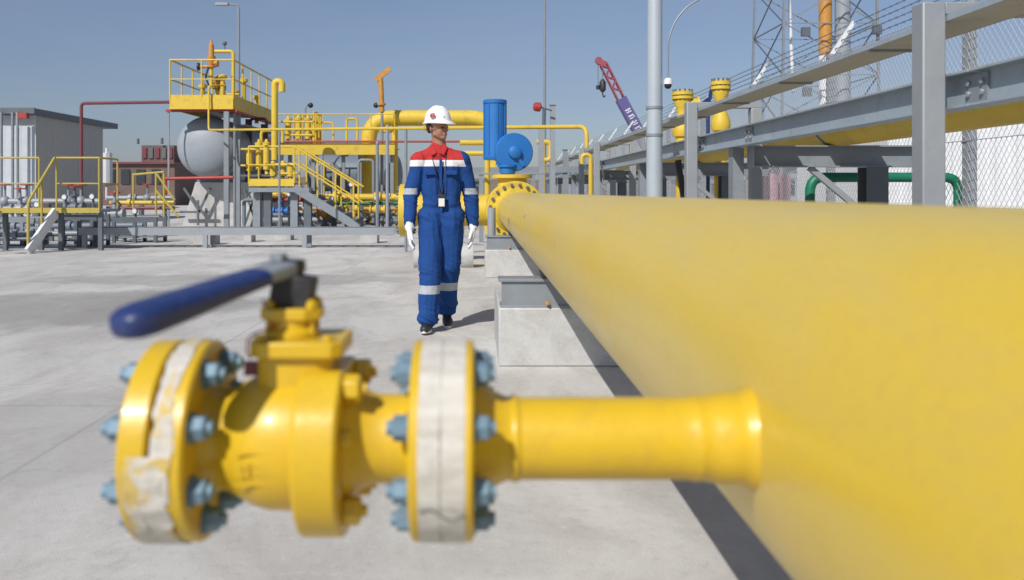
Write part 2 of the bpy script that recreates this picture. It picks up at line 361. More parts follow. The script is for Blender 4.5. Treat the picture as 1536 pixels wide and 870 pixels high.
# ------------------------------------------------------------------ ball valve in the foreground
bv = thing('ball_valve', 'yellow flanged ball valve with a blue lever handle, bolted to the branch in the foreground', 'valve', (-.18, BY, BZ))
XR0, XRm, XR1 = -.003, -.036, -.069      # right flange pair
def flange(x0, x1, r, name, hub=None):
    f = MB(); t = abs(x1-x0)
    f.lathe([(0, r-.003), (.003, r), (t-.003, r), (t, r-.003)], (min(x0, x1), BY, BZ), (1,0,0), 96)
    return f.build(name, 'yellow', bv)
FR = .1075
flange(XRm+.0012, XR0, FR, 'weld_neck_flange'); flange(XR1, XRm-.0012, FR, 'valve_flange')
MB().lathe([(0, .068), (.006, .066), (.022, .052), (.036, .0455), (.044, .0445)], (XR0-.001, BY, BZ), (1,0,0), 48).build('flange_hub', 'yellow', bv)
XL0, XLm, XL1 = -.292, -.325, -.358
flange(XLm+.003, XL0, FR, 'valve_flange'); flange(XL1, XLm-.003, FR, 'blind_flange')
MB().lathe([(0, FR-.012), (.008, FR-.012)], (XLm-.004, BY, BZ), (1,0,0), 64).build('gasket', 'black', bv)
def bolt(x0, x1, ang, bc=.084, r=.0115, mat='nut', rod=.0075, ext=.007):
    y = BY-bc*math.cos(ang); z = BZ+bc*math.sin(ang)
    m = MB(); m.cyl((x0-.016-ext, y, z), (x1+.016+ext, y, z), rod, n=14)
    rot = random.random()
    for xx, d in ((x1+.0005, 1), (x0-.0005, -1)):
        m.lathe([(0, r*1.22), (.0022, r*1.22)], (xx, y, z), (d,0,0), 20)
        m.lathe([(.0022, r), (.014, r), (.0165, r*.84)], (xx, y, z), (d,0,0), 6, rot=rot)
    m.build('bolt', mat, bv, bevel=.0006, smooth=30)
for k in range(8):
    bolt(XR1, XR0, R(22.5+45*k), r=.0135); bolt(XL1, XL0, R(22.5+45*k), r=.0135)
# body
MB().lathe([(0, .062), (.008, .0575), (.014, .055), (.024, .056), (.038, .0640), (.052, .0710), (.068, .0755), (.088, .0765), (.100, .0760), (.107, .0755)], (-.2925, BY, BZ), (1,0,0), 64).build('body', 'yellow', bv)
m = MB()
def clipped(r_):
    pts = []
    for k in range(64):
        t = 2*PI*k/64; y = math.cos(t)*r_; z = math.sin(t)*r_; top = r_*.80
        if z > top: z = top
        if z > r_*.5: y *= 1-.30*(z/r_-.5)/.3*.55     # sloping shoulders under the mounting pad
        pts.append((y, z))
    return pts
m.prism((-.187, BY, BZ), (-.141, BY, BZ), clipped(.103), (0,0,1)); m.build('body_flange', 'yellow', bv, bevel=.004)
MB().lathe([(0, .066), (.006, .062), (.014, .054), (.030, .0485), (.058, .0480), (.066, .053), (.0705, .060)], (-.1405, BY, BZ), (1,0,0), 64).build('end_piece', 'yellow', bv)
for k, an in enumerate((56, 124, 180, 236, 304, 0)):
    a = R(an); y = BY-.078*math.cos(a); z = BZ+.078*math.sin(a); big = k not in (2, 5)
    if not big: y = BY-.066*math.cos(a); z = BZ+.018
    m = MB(); m.cyl((-.145, y, z), (-.116 if big else -.130, y, z), .0065, n=12); m.lathe([(0, .0155 if big else .009), (.015 if big else .009, .0155 if big else .009), (.018 if big else .010, .013 if big else .008)], (-.1405, y, z), (1,0,0), 6, rot=random.random())
    m.build('body_nut', 'yellow', bv, bevel=.001)
# flat raised casting panel with illegible cast marks on the front of the body
m = MB()
for (an, x0_, x1_) in ((4, -.250, -.205), (-22, -.250, -.205)):
    yy = BY-.0755*math.cos(R(an)); zz = BZ+.0755*math.sin(R(an)); m.bar((x0_, yy, zz), (x1_, yy, zz), .0016, .0016)
for i, x in enumerate((-.247, -.238, -.229, -.221, -.212)):
    for an in ((-5, -9, -13) if i % 2 else (-6, -12)):
        yy = BY-.0757*math.cos(R(an)); zz = BZ+.0757*math.sin(R(an)); m.bar((x, yy, zz), (x+.0055, yy, zz), .0014, .0018)
m.build('cast_marks', 'yellow', bv)
# bonnet, mounting pad
m = MB(); m.prism((-.196, BY, BZ+.055), (-.196, BY, .976), [(-.040,-.030),(-.024,-.040),(.024,-.040),(.040,-.030),(.040,.030),(.024,.040),(-.024,.040),(-.040,.030)], (0,1,0))
m.build('bonnet', 'yellow', bv, bevel=.003)
m = MB(); m.prism((-.194, BY, .973), (-.194, BY, .990), [(-.051,-.040),(-.040,-.050),(.036,-.050),(.049,-.036),(.049,.036),(.036,.050),(-.040,.050),(-.051,.040)], (0,1,0))
m.build('mounting_plate', 'yellow', bv, bevel=.002)
m = MB(); m.lathe([(0, .030), (.006, .030), (.010, .024), (.020, .024)], (-.204, BY, .9905), (0,0,1), 32); m.build('gland', 'yellow', bv)
m = MB(); m.prism((-.204, BY, 1.0095), (-.204, BY, 1.0225), [(-.033,-.014),(-.018,-.027),(.018,-.027),(.033,-.014),(.033,.014),(.018,.027),(-.018,.027),(-.033,.014)], (0,1,0)); m.build('gland_flange', 'yellow', bv, bevel=.0018)
for sx, sy in ((-1,-1),(1,-1),(-1,1),(1,1)):
    m = MB(); c = Vector((-.204+sx*.0235, BY+sy*.015, 1.0228)); m.lathe([(0, .0068), (.0055, .0068), (.0065, .0058)], c, (0,0,1), 6, rot=random.random()); m.cyl(c-Vector((0,0,.030)), c+Vector((0,0,.009)), .0034, n=10)
    m.build('gland_bolt', 'yellow', bv)
for sx in (-1, 1):
    m = MB(); c = Vector((-.196+sx*.037, BY-.034, .9905)); m.lathe([(0, .0065), (.005, .0065)], c, (0,0,1), 6, rot=.3); m.build('plate_bolt', 'yellow', bv)
m = MB(); m.prism((-.206, BY, 1.0228), (-.200, BY, 1.058), [(-.023,-.016),(.023,-.016),(.023,.016),(-.023,.016)], (0,1,0)); m.cyl((-.203, BY, 1.05), (-.203, BY, 1.074), .011, n=16)
m.build('stem', 'black', bv, bevel=.003)
# lever
HS = Vector((-.212, BY+.008, 1.066)); HE = Vector((-.325, .782, 1.0265))
hd = MB(); d = (HE-HS).normalized(); sd = d.cross(Vector((0,0,1))).normalized(); ud = sd.cross(d)
def loft(mb, secs, n=24, expo=2.6):
    vs = []; fs = []
    for c, ww, hh in secs:
        for k in range(n):
            t = 2*PI*k/n; ct, st = math.cos(t), math.sin(t)
            x = math.copysign(abs(ct)**(2/expo), ct)*ww/2; y = math.copysign(abs(st)**(2/expo), st)*hh/2
            vs.append(c+sd*x+ud*y)
    m = len(secs)
    for i in range(m-1):
        for k in range(n): fs.append((i*n+k, i*n+(k+1)%n, (i+1)*n+(k+1)%n, (i+1)*n+k))
    fs.append(tuple(reversed(range(n)))); fs.append(tuple(range((m-1)*n, m*n))); mb.add(vs, fs)
L = (HE-HS).length
loft(hd, [(HS-d*.012, .034, .013), (HS-d*.006, .042, .0165), (HS+d*.02, .044, .0165), (HS+d*.06, .038, .014), (HS+d*L*.6, .030, .010)], expo=6)
hnd = hd.build('handle', 'galv', bv)
gp = MB(); loft(gp, [(HS+d*L*.20, .038, .015), (HS+d*L*.21, .045, .0195), (HS+d*L*.35, .046, .022), (HS+d*L*.5, .047, .0245), (HS+d*L*.68, .049, .028), (HS+d*L*.86, .050, .031), (HS+d*L*.93, .046, .0295), (HS+d*L*.975, .036, .024), (HS+d*L*.995, .022, .015), (HS+d*L, .008, .005)], n=32, expo=3.0)
gp.build('grip', 'grip', hnd)
m = MB(); m.lathe([(0, .010), (.007, .010), (.0085, .0085)], HS+Vector((-.008,-.008,.0065)), (0,0,1), 6); m.build('handle_nut', 'galv', hnd)
# seal wires
m = MB(); m.path([(-.232, BY-.03, 1.034), (-.226, BY-.028, 1.024), (-.218, BY-.020, 1.016), (-.212, BY-.016, 1.012)], .0009, 6); m.build('seal_wire', 'steel_dark', bv)
m = MB(); m.path([(-.214, BY-.02, 1.006), (-.226, BY-.03, 1.001), (-.240, BY-.035, .9975), (-.247, BY-.030, .990), (-.249, BY-.025, .975), (-.246, BY-.02, .968)], .0011, 6, bend=.006); m.build('seal_wire', 'red', bv)
m = MB(); m.box(-.252, -.236, BY-.024, BY-.021, .950, .966); m.build('seal_tag', 'maroon', bv)
# tape bands
def tape(x0, x1, r, a0, a1, ragged, name='tape', seed=0, rip=0):
    n = 160; mb = MB(); vs = []; fs = []; J = 10
    for i in range(n+1):
        a = a0+(a1-a0)*i/n; e0 = ragged*noise.noise(Vector((a*2.2, seed, 0)))+ragged*.5*noise.noise(Vector((a*9, seed, 4))); e1 = ragged*noise.noise(Vector((a*2.2, seed+7, 0)))+ragged*.6*noise.noise(Vector((a*8, seed, 9)))
        for j in range(J+1):
            x = (x0+e0)+((x1+e1)-(x0+e0))*j/J
            rr = r+.0006+.0009*max(0, noise.noise(Vector((a*5, x*90, seed))))+.0012*rip*max(0, noise.noise(Vector((a*6, x*50, seed+3))))
            vs.append((x, BY-rr*math.cos(a), BZ+rr*math.sin(a)))
    for i in range(n):
        for j in range(J): p = i*(J+1)+j; fs.append((p, p+1, p+J+2, p+J+1))
    mb.add(vs, fs); return mb.build(name, 'torn' if rip else 'tape', bv, smooth=60)
tape(-.0362, -.0115, FR, R(-178), R(178), .0006, seed=1)
tape(-.0590, -.0368, FR+.0001, R(-178), R(178), .0008, seed=2)
m = MB()
for a in (-25,):
    pts = [( -.058+.047*i/8, BY-(FR+.0022)*math.cos(R(a+3*math.sin(i*.9)-(i*.4))), BZ+(FR+.0022)*math.sin(R(a+3*math.sin(i*.9)-(i*.4)))) for i in range(9)]
    m.path(pts, .0007, 5)
m.build('tape_crease', 'steel_dark', bv)
tape(-.3500, -.3080, FR+.0006, R(-112), R(6), .007, 'torn_tape', seed=5, rip=1.6)
tape(-.3230, -.3035, FR+.0002, R(-20), R(150), .005, 'torn_tape', seed=11, rip=2)
tape(-.3500, -.3330, FR+.0012, R(-40), R(-12), .007, 'torn_tape', seed=17, rip=2)

# ------------------------------------------------------------------ concrete supports of the main pipe
def support(y, x0, x1, dep, ht, beam, label):
    t = thing('pipe_support', label, 'support', ((x0+x1)/2, y+dep/2, 0), 'concrete supports under the yellow pipe')
    MB().box(x0, x1, y, y+dep, 0, ht).build('plinth', 'block', t, bevel=.012)
    b = MB(); b.box(x0+.02, x1-.02, y+.03, y+.055, ht, beam-.02); b.box(x0-.0, x1, y+.01, y+.22, beam-.02, beam); b.box(x0+.01, x1-.01, y+.012, y+.22, ht+.0005, ht+.014)
    b.build('steel_beam', 'galv', t, bevel=.002)
    b = MB(); b.box(PX-.13, PX+.13, y+.05, y+.2, beam+.001, PZ-PR-.002); b.box(PX-.012, PX+.012, y+.03, y+.22, beam+.001, PZ-PR+.01); b.build('saddle', 'steel_dark', t)
    for xx in (x0+.32, x1-.3):
        m = MB(); hexnut(m, (xx, y+.004, ht+.03), (0,-1,0), .016, .018); m.cyl((xx, y-.03, ht+.03), (xx, y+.06, ht+.03), .008, n=8); m.build('anchor_bolt', 'orange', t)
    return t
y1 = F*EYE/(550-VY)
support(y1, XX(748, y1), 1.02, 1.35, .385, .575, 'nearer pale concrete plinth with a steel beam, carrying the pipe beside the walker')
y2 = F*EYE/(417-VY)
t = support(y2, XX(728, y2), 1.05, 1.3, .375, .56, 'farther pale concrete plinth under the pipe, at the foot of the blue-topped valve')
m = MB(); m.cyl((.20, y2+.16, .56), (.20, y2+.16, .93), .055, n=20); m.build('post', 'galv_light', t)

# ------------------------------------------------------------------ big valve with actuator at the end of the pipe
VYc = 13.0
gv = thing('actuated_valve', 'big yellow flanged valve with a bright blue actuator at the pipe\'s far end', 'valve', (PX, VYc, 0))
def bigflange(c, axis, r, t, nb, parent, name='flange', bcr=.87):
    c = Vector(c); ax = Vector(axis)
    m = MB(); m.lathe([(0, r-.01), (.01, r), (t-.01, r), (t, r-.01)], c-ax*t/2, ax, 56); f = m.build(name, 'yellow_far', parent)
    _, _, d, a, b_ = MB().frame(c, c+ax)
    for k in range(nb):
        th = 2*PI*(k+.5)/nb; p = c+(a*math.cos(th)+b_*math.sin(th))*r*bcr
        q = MB(); q.cyl(p-ax*(t/2+.05), p+ax*(t/2+.05), .016, n=8); q.lathe([(0, .026), (.03, .026)], p-ax*(t/2+.031), ax, 6); q.lathe([(0, .026), (.03, .026)], p+ax*(t/2+.001), ax, 6)
        q.build('stud', 'steel_dark', f)
    return f
m = MB(); m.lathe([(0, PR), (.10, PR+.012), (.16, PR+.06), (.2, PR+.10)], (PX, 12.1, PZ), (0,1,0), 48); m.build('neck', 'yellow_far', gv)
bigflange((PX, 12.35, PZ), (0,1,0), .42, .16, 20, gv)
m = MB(); m.lathe([(0, .33), (.1, .39), (.3, .42), (.55, .42), (.75, .39), (.85, .33)], (PX, 12.44, PZ), (0,1,0), 48); m.build('body', 'yellow_far', gv)
bigflange((PX, 13.36, PZ), (0,1,0), .42, .14, 20, gv)
m = MB(); m.lathe([(0, .22), (.1, .22), (.11, .30), (.16, .30)], (PX-.03, 12.85, PZ+.36), (0,0,1), 32); m.build('bonnet', 'yellow_far', gv)
m = MB(); m.box(-.10, 1.02, 12.80, 12.95, 1.40, 1.425); m.build('mounting_bar', 'galv', gv)
ac = MB(); ac.lathe([(0, .12), (.10, .12), (.10, .15), (.13, .15)], (PX-.10, 12.85, 1.41), (0,0,1), 24); acb = ac.build('actuator_bracket', 'blue', gv)
m = MB(); m.lathe([(0, .22), (.03, .27), (.05, .285), (.17, .285), (.19, .27), (.20, .10), (.24, .09)], (XX(768, 12.9), 12.98, ZZ(229, 12.9)), (.18,-1,.03), 40); gh = m.build('gear_housing', 'blue', gv)
q = MB()
for k in range(3):
    th = 2*PI*k/3-1.0; c = Vector((XX(768, 12.9)+.035, 12.765, ZZ(229, 12.9)))
    if k == 0: q.bar(c, c+Vector((math.cos(th)*.24, .043*math.cos(th), math.sin(th)*.24)), .05, .02, (0,1,0))
q.lathe([(0, .10), (.05, .09), (.07, .05)], (XX(768, 12.9)+.035, 12.775, ZZ(229, 12.9)), (.18,-1,.03), 20)
q.build('rib', 'blue', gh)
m = MB(); m.lathe([(0, .165), (.02, .178), (.06, .178), (.07, .166), (.84, .166), (.845, .18), (.89, .18), (.90, .16)], (XX(742.5, 13), 13.0, ZZ(240, 13)), (0,0,1), 36); cy = m.build('spring_cylinder', 'blue', gv)
for k in range(8):
    th = 2*PI*k/8+.2; c = Vector((XX(742.5, 13)+math.cos(th)*.172, 13+math.sin(th)*.172, 0)); q = MB(); q.cyl(c+Vector((0,0,ZZ(238, 13))), c+Vector((0,0,ZZ(151, 13))), .008, n=6); q.build('tie_rod', 'blue', cy)
m = MB(); m.cyl((XX(742.5, 13), 12.95, ZZ(232, 13)), (XX(762, 13), 12.95, ZZ(232, 13)), .10, n=24); m.cyl((XX(752, 13), 12.9, 1.54), (XX(752, 13), 12.9, 1.85), .085, n=20); m.build('scotch_yoke', 'blue', gv)
# elbow & spool going left after the valve, blind flange
sp = thing('pipe_spool', 'short yellow pipe behind the walker ending in a big blind flange at his right hand', 'pipe', (-.3, 14.2, 0))
m = MB(); m.path([(PX, 13.44, PZ), (PX, 14.3, .84), (-1.05, 14.3, .84)], .257, 32, bend=.5, seg=10); m.build('pipe', 'yellow_far', sp)
bigflange((-1.16, 14.3, .84), (1,0,0), .43, .2, 20, sp)
m = MB(); m.lathe([(0, .20), (.9, .20)], (-.95, 13.2, .155), (1,0,0), 32); tag(m.build('concrete_roller', 'block', None, org=(-.5, 13.2, 0)), 'short grey concrete cylinder lying on the slab behind the walker\'s feet', 'concrete cylinder')
m = MB(); m.box(-.6, -.35, 14.15, 14.45, 0, .585); tag(m.build('concrete_pier', 'block', None, org=(-.5, 14.3, 0)), 'squat concrete pier holding up the yellow spool behind the walker', 'support')

# ------------------------------------------------------------------ the worker
def capsule(mb, p0, p1, r0, r1, n=14):
    p0 = Vector(p0); p1 = Vector(p1); L = (p1-p0).length; prof = []
    for k in range(6): a = PI/2*k/5; prof.append((-r0*math.cos(a), r0*math.sin(a)))
    for k in range(6): a = PI/2*k/5; prof.append((L+r1*math.sin(a), r1*math.cos(a)))
    mb.lathe(prof, p0, p1-p0, n)
def remeshed(mb, voxel, smooth=4):
    me = bpy.data.meshes.new('tmp'); me.from_pydata([tuple(v) for v in mb.v], [], mb.f); me.update()
    bm = bmesh.new(); bm.from_mesh(me); bmesh.ops.recalc_face_normals(bm, faces=bm.faces); bm.to_mesh(me); bm.free()
    o = bpy.data.objects.new('tmp', me); COL.objects.link(o)
    r = o.modifiers.new('r', 'REMESH'); r.mode = 'VOXEL'; r.voxel_size = voxel
    if smooth: s = o.modifiers.new('s', 'SMOOTH'); s.iterations = smooth; s.factor = .5
    dg = bpy.context.evaluated_depsgraph_get(); me2 = bpy.data.meshes.new_from_object(o.evaluated_get(dg))
    bpy.data.objects.remove(o); bpy.data.meshes.remove(me); return me2
MY = F*EYE/(494-VY); MX = XX(662, MY)
man = thing('person', 'man in blue coveralls with red shoulders, white hard hat and white gloves, walking', 'person', (MX, MY, 0))
def place(me, name, mats, parent=None, smooth=True):
    me.materials.clear()
    for k in mats: me.materials.append(M[k])
    if smooth: me.shade_smooth()
    o = bpy.data.objects.new(name, me); COL.objects.link(o); o.parent = parent or man; return o
def rotz(v, c, a):
    v = Vector(v)-Vector(c); return Vector((v.x*math.cos(a)-v.y*math.sin(a), v.x*math.sin(a)+v.y*math.cos(a), v.z))+Vector(c)
HC = Vector((-.03, -.01, 1.68)); HA = R(54)   # head turned to his left
def hp(x, y, z): return rotz(HC+Vector((x, y, z)), HC, HA)
# joints: (x, y, z); y negative = towards camera
J = dict(hl=(-.088, 0, .95), kl=(-.090, -.10, .50), al=(-.103, -.14, .10), hr=(.09, 0, .95), kr=(.064, .02, .52), ar=(.036, .22, .14),
         sl=(-.182, -.01, 1.400), el=(-.250, -.01, 1.12), wl=(-.255, -.10, .885), sr=(.172, .02, 1.408), er=(.245, .06, 1.12), wr=(.262, .06, .880))
bd = MB()
bd.sphere(hp(0, .012, .035), .088, (.86, 1.08, 1.12), 24, 16)                # cranium
bd.sphere(hp(0, -.022, -.035), .062, (.92, 1.0, 1.1), 20, 12)               # face
bd.sphere(hp(0, -.058, -.085), .026, (1.15, .9, .75), 16, 10)               # chin
capsule(bd, hp(-.045, -.005, -.055), hp(-.014, -.062, -.086), .020, .015); capsule(bd, hp(.045, -.005, -.055), hp(.014, -.062, -.086), .020, .015)
capsule(bd, hp(0, -.086, .006), hp(0, -.100, -.028), .007, .0115)          # nose
capsule(bd, hp(-.030, -.074, .014), hp(.030, -.074, .014), .012, .012)     # brow
capsule(bd, hp(-.035, -.060, -.02), hp(-.03, -.062, -.03), .017, .016); capsule(bd, hp(.035, -.060, -.02), hp(.03, -.062, -.03), .017, .016)
capsule(bd, hp(-.014, -.083, -.054), hp(.014, -.083, -.054), .0075, .0075); capsule(bd, hp(-.011, -.081, -.063), hp(.011, -.081, -.063), .008, .008)
for s in (-1, 1): bd.sphere(hp(s*.079, .012, -.015), .022, (.4, .7, 1.25), 12, 8)
capsule(bd, (-.028, .015, 1.64), (-.012, .02, 1.47), .056, .060)
capsule(bd, (0, .02, 1.36), (0, .02, 1.15), .066, .055); capsule(bd, (0, .02, 1.15), (0, .01, .97), .055, .06)
for a, b_ in (('sl', 'sr'),): capsule(bd, J[a], J[b_], .036, .036)
for a, b_, r0, r1 in (('sl','el',.048,.038), ('el','wl',.038,.026), ('sr','er',.048,.038), ('er','wr',.038,.026), ('hl','kl',.078,.055), ('kl','al',.052,.036), ('hr','kr',.078,.055), ('kr','ar',.052,.036)):
    capsule(bd, J[a], J[b_], r0, r1)
body = place(remeshed(bd, .006, 3), 'body', ['skin'])
for s in (-1, 1):
    e = MB().sphere(hp(s*.030, -.076, -.002), .010, (1.2, .6, .6), 12, 8); e.v = [v+Vector((MX, MY, 0)) for v in e.v]; e.build('eye', 'hair', man)
e = MB(); capsule(e, hp(-.016, -.0895, -.058), hp(.016, -.0895, -.058), .0022, .0022, 8); e.v = [v+Vector((MX, MY, 0)) for v in e.v]; e.build('mouth', 'maroon', man)
# hair rim under the helmet
hr_ = MB(); hr_.sphere(hp(0, .022, .012), .090, (.90, 1.04, 1.0), 24, 16)
me = remeshed(hr_, .008, 0); bm = bmesh.new(); bm.from_mesh(me)
dl = []
for v in bm.verts:
    q = rotz(v.co, HC, -HA)-HC
    if q.y < -.028 or (q.z < -.01 and q.y < .03) or q.z < -.045: dl.append(v)
bmesh.ops.delete(bm, geom=dl, context='VERTS'); bm.to_mesh(me); bm.free()
place(me, 'hair', ['hair'])
# coverall
cv = MB()
capsule(cv, (-.07, .015, 1.36), (-.066, .01, 1.12), .108, .096); capsule(cv, (.07, .015, 1.36), (.066, .01, 1.12), .108, .096)
capsule(cv, (-.062, .01, 1.12), (-.066, 0, .92), .094, .102); capsule(cv, (.062, .01, 1.12), (.066, 0, .92), .094, .102)
capsule(cv, (-.028, .02, 1.525), (-.03, .02, 1.46), .063, .088)
capsule(cv, (-.03, .02, 1.475), (-.178, .005, 1.408), .068, .070); capsule(cv, (-.02, .02, 1.475), (.173, .005, 1.408), .068, .070)
for a, b_, r0, r1 in (('sl','el',.075,.062), ('el','wl',.062,.050), ('sr','er',.075,.062), ('er','wr',.062,.050), ('hl','kl',.108,.094), ('hr','kr',.107,.093)):
    capsule(cv, J[a], J[b_], r0, r1)
capsule(cv, J['kl'], (-.102, -.135, .16), .092, .084); capsule(cv, J['kr'], (.042, .205, .20), .092, .084)
# bagged hems
cv.lathe([(-.02, .05), (.0, .078), (.03, .088), (.07, .086), (.09, .07)], (-.103, -.135, .075), (0, .02, 1), 20)
cv.lathe([(-.02, .05), (.0, .076), (.03, .086), (.07, .084), (.09, .07)], (.037, .215, .115), (.02, -.1, 1), 20)
me = remeshed(cv, .0075, 5)
bm = bmesh.new(); bm.from_mesh(me)
for v in bm.verts:   # folds
    p = v.co; nrm = v.normal
    a = noise.noise(Vector((p.x*7, p.y*7, p.z*8+3)))*.010
    def near(z0, w_): return max(0, 1-abs(p.z-z0)/w_)
    arm = abs(p.x) > .185 and p.z < 1.42
    k_ = (1.0*near(1.12, .12)+.8*near(.93, .07)+.5*near(1.35, .08)) if arm else (.9*near(.50, .13)+1.3*near(.13, .13)+.9*near(.92, .10)+.7*near(1.06, .08))
    fold = (1-abs(noise.noise(Vector((p.x*6+5, p.y*6, p.z*22+p.x*12)))))**3-.35
    a += fold*.014*k_
    a += ((1-abs(noise.noise(Vector((p.x*11+2, p.y*8, p.z*4+p.x*7)))))**4-.3)*.007*(.25 if arm else .8)   # long vertical drapes
    if .98 < p.z < 1.04 and abs(p.x) < .2: a -= .010*(1-abs(p.z-1.01)/.03)   # waist seam
    v.co += nrm*a
for z in (1.408, 1.356, 1.175, 1.125, .385, .315):
    bmesh.ops.bisect_plane(bm, geom=bm.verts[:]+bm.edges[:]+bm.faces[:], plane_co=(0,0,z), plane_no=(0,0,1))
bmesh.ops.bisect_plane(bm, geom=bm.verts[:]+bm.edges[:]+bm.faces[:], plane_co=(.19,0,1.4), plane_no=(1,0,.35))
for f in bm.faces:
    c = f.calc_center_median(); x, z = c.x, c.z; k = 0
    right_sleeve = (x-.19)+.35*(z-1.4) > 0
    if z > 1.408 and not right_sleeve: k = 1
    elif 1.356 < z <= 1.408 and not right_sleeve: k = 2
    elif 1.125 < z < 1.175 and abs(x) > .195: k = 3
    elif .315 < z < .385: k = 3
    f.material_index = k; f.smooth = True
bm.to_mesh(me); bm.free()
idx = [p.material_index for p in me.polygons]
cov = place(me, 'coverall', ['fab_blue', 'fab_red', 'fab_white', 'fab_reflect'])
for p, k in zip(me.polygons, idx): p.material_index = k
def mb_man(): return MB()
def bman(mb, name, mat, parent=None, **kw):
    mb.v = [v+Vector((MX, MY, 0)) for v in mb.v]; return mb.build(name, mat, parent or man, **kw)
# collar flaps, placket, pockets
for s in (-1, 1):
    m = MB(); x0 = -.025
    m.add([(x0+s*.006, -.058, 1.475), (x0+s*.052, -.052, 1.545), (x0+s*.082, -.030, 1.515), (x0+s*.050, -.083, 1.448),
           (x0+s*.006, -.066, 1.470), (x0+s*.052, -.062, 1.545), (x0+s*.082, -.042, 1.515), (x0+s*.050, -.094, 1.445)],
          [(0,1,2,3), (7,6,5,4), (0,4,5,1), (1,5,6,2), (2,6,7,3), (3,7,4,0)])
    bman(m, 'collar', 'fab_red', cov, bevel=.003)
    m = MB(); c = s*.088
    m.box(c-.048, c+.048, -.114, -.098, 1.285, 1.322); bman(m, 'pocket_flap', 'fab_blue', cov, bevel=.004)
m = MB(); m.box(-.012, .012, -.106, -.09, 1.04, 1.42); bman(m, 'placket', 'fab_blue', cov, bevel=.004)
# dark undershirt at the neck
m = MB(); m.sphere((-.026, -.028, 1.488), .032, (.9, .6, 1.0)); bman(m, 'undershirt', 'black', cov)
# lanyard and badge
m = MB(); m.path([(-.085, -.045, 1.475), (-.055, -.108, 1.36), (-.012, -.126, 1.17), (.005, -.127, 1.12)], .0032, 6); m.path([(.045, -.045, 1.47), (.035, -.112, 1.36), (.018, -.126, 1.17), (.006, -.127, 1.12)], .0032, 6)
ln = bman(m, 'lanyard', 'black')
m = MB(); m.box(-.024, .038, -.135, -.127, 1.02, 1.125); bdg = bman(m, 'badge', 'black', None, bevel=.003)
m = MB(); m.box(-.017, .031, -.1385, -.1355, 1.027, 1.092); bman(m, 'badge_card', 'white', bdg)
# helmet
m = MB(); hc = HC+Vector((0, 0, .045))
vs = []; fs = []; n = 40; rings = []
for i in range(13):
    a = PI/2*i/12; rings.append((math.cos(a), math.sin(a)))
prof = [(1.0, 0)]
hv = []; 
def hring(rx, ry, z, brim=0):
    out = []
    for k in range(n):
        t = 2*PI*k/n; cx, cy = math.cos(t), math.sin(t); e = brim*max(0, -cy)**1.5
        out.append(rotz(hc+Vector((cx*rx, cy*(ry)+(-e), z-.35*e)), HC, HA))
    return out
rr = [hring(.096, .114, -.004, 0), hring(.112, .134, -.014, .036), hring(.114, .136, -.006, .036), hring(.100, .121, .006, .006)]
for c_, s_ in rings: rr.append(hring(.098*max(c_, 0)**.8, .119*max(c_, 0)**.8, .010+.122*s_))
for q in rr: vs += q
for i in range(len(rr)-1):
    for k in range(n): fs.append((i*n+k, i*n+(k+1)%n, (i+1)*n+(k+1)%n, (i+1)*n+k))
m.add(vs, fs); hel = bman(m, 'helmet', 'helmet', smooth=50)
for xo in (-.022, 0, .022):
    q = MB(); pts = []
    for k in range(9):
        a = R(25+130*k/8); pts.append(rotz(hc+Vector((xo, -math.cos(a)*.107, .012+math.sin(a)*.122)), HC, HA))
    q.path(pts, .005, 8); bman(q, 'helmet_ridge', 'helmet', hel)
# emblems: red lozenge mark and dark wedge mark
def hpatch(ang, z0, w_, h_, mat, shape):
    q = MB(); vs = []
    for (u, v) in shape:
        a = ang+u*w_; z = z0+v*h_; s_ = min(.98, max(0, (z-.010)/.122)); c_ = math.sqrt(1-s_*s_)**.8
        vs.append(hc+Vector((math.sin(a)*.1025*c_, -math.cos(a)*.1235*c_, z)))
    q.add(vs, [tuple(range(len(vs)))]); bman(q, 'emblem', mat, hel, smooth=0)
hpatch(R(-22), .050, R(15), .022, 'red', [(-1,-.6),(-.2,-1),(.6,-.6),(1,.2),(.3,.5),(-.2,.15),(-.6,.8),(-1,.3)])
hpatch(R(-22), .062, R(10), .008, 'steel_dark', [(-1,-.6),(1,-.4),(.8,.8),(-.6,.6)])
hpatch(R(46), .052, R(14), .022, 'steel_dark', [(-1,-1),(-.5,-1),(.4,.5),(1,1),(.3,1),(-.3,.4)])
hpatch(R(62), .050, R(9), .016, 'green', [(-.6,-1),(1,-1),(1,-.4),(.1,.9)])
# gloves
def glove(wp, s):
    m = MB(); w_ = Vector(wp)
    capsule(m, w_+Vector((0, 0, .025)), w_+Vector((0, -.003, -.01)), .035, .034)
    # palm: flattened block of capsules, thickness in x, width in y
    for dy in (-.028, -.010, .010, .028): capsule(m, w_+Vector((0, dy*.7, -.02)), w_+Vector((-s*.004, dy, -.085)), .021, .017)
    for dy, l1, l2 in ((-.031, .040, .034), (-.011, .045, .040), (.010, .042, .036), (.030, .032, .028)):
        a = w_+Vector((-s*.004, dy, -.085)); b_ = a+Vector((-s*.006, -.003+dy*.08, -l1)); c = b_+Vector((-s*.020, -.002, -l2*.82))
        capsule(m, a, b_, .0115, .0108); capsule(m, b_, c, .0108, .0092)
    a = w_+Vector((-s*.004, -.026, -.030)); b_ = a+Vector((-s*.012, -.026, -.032)); c = b_+Vector((-s*.008, -.010, -.028))
    capsule(m, a, b_, .015, .012); capsule(m, b_, c, .012, .0098)
    m.v = [w_+(v-w_)*1.17 for v in m.v]
    return place(remeshed(m, .0035, 2), 'glove', ['cotton'])
glove((-.256, -.108, .865), -1); glove((.264, .055, .865), 1)
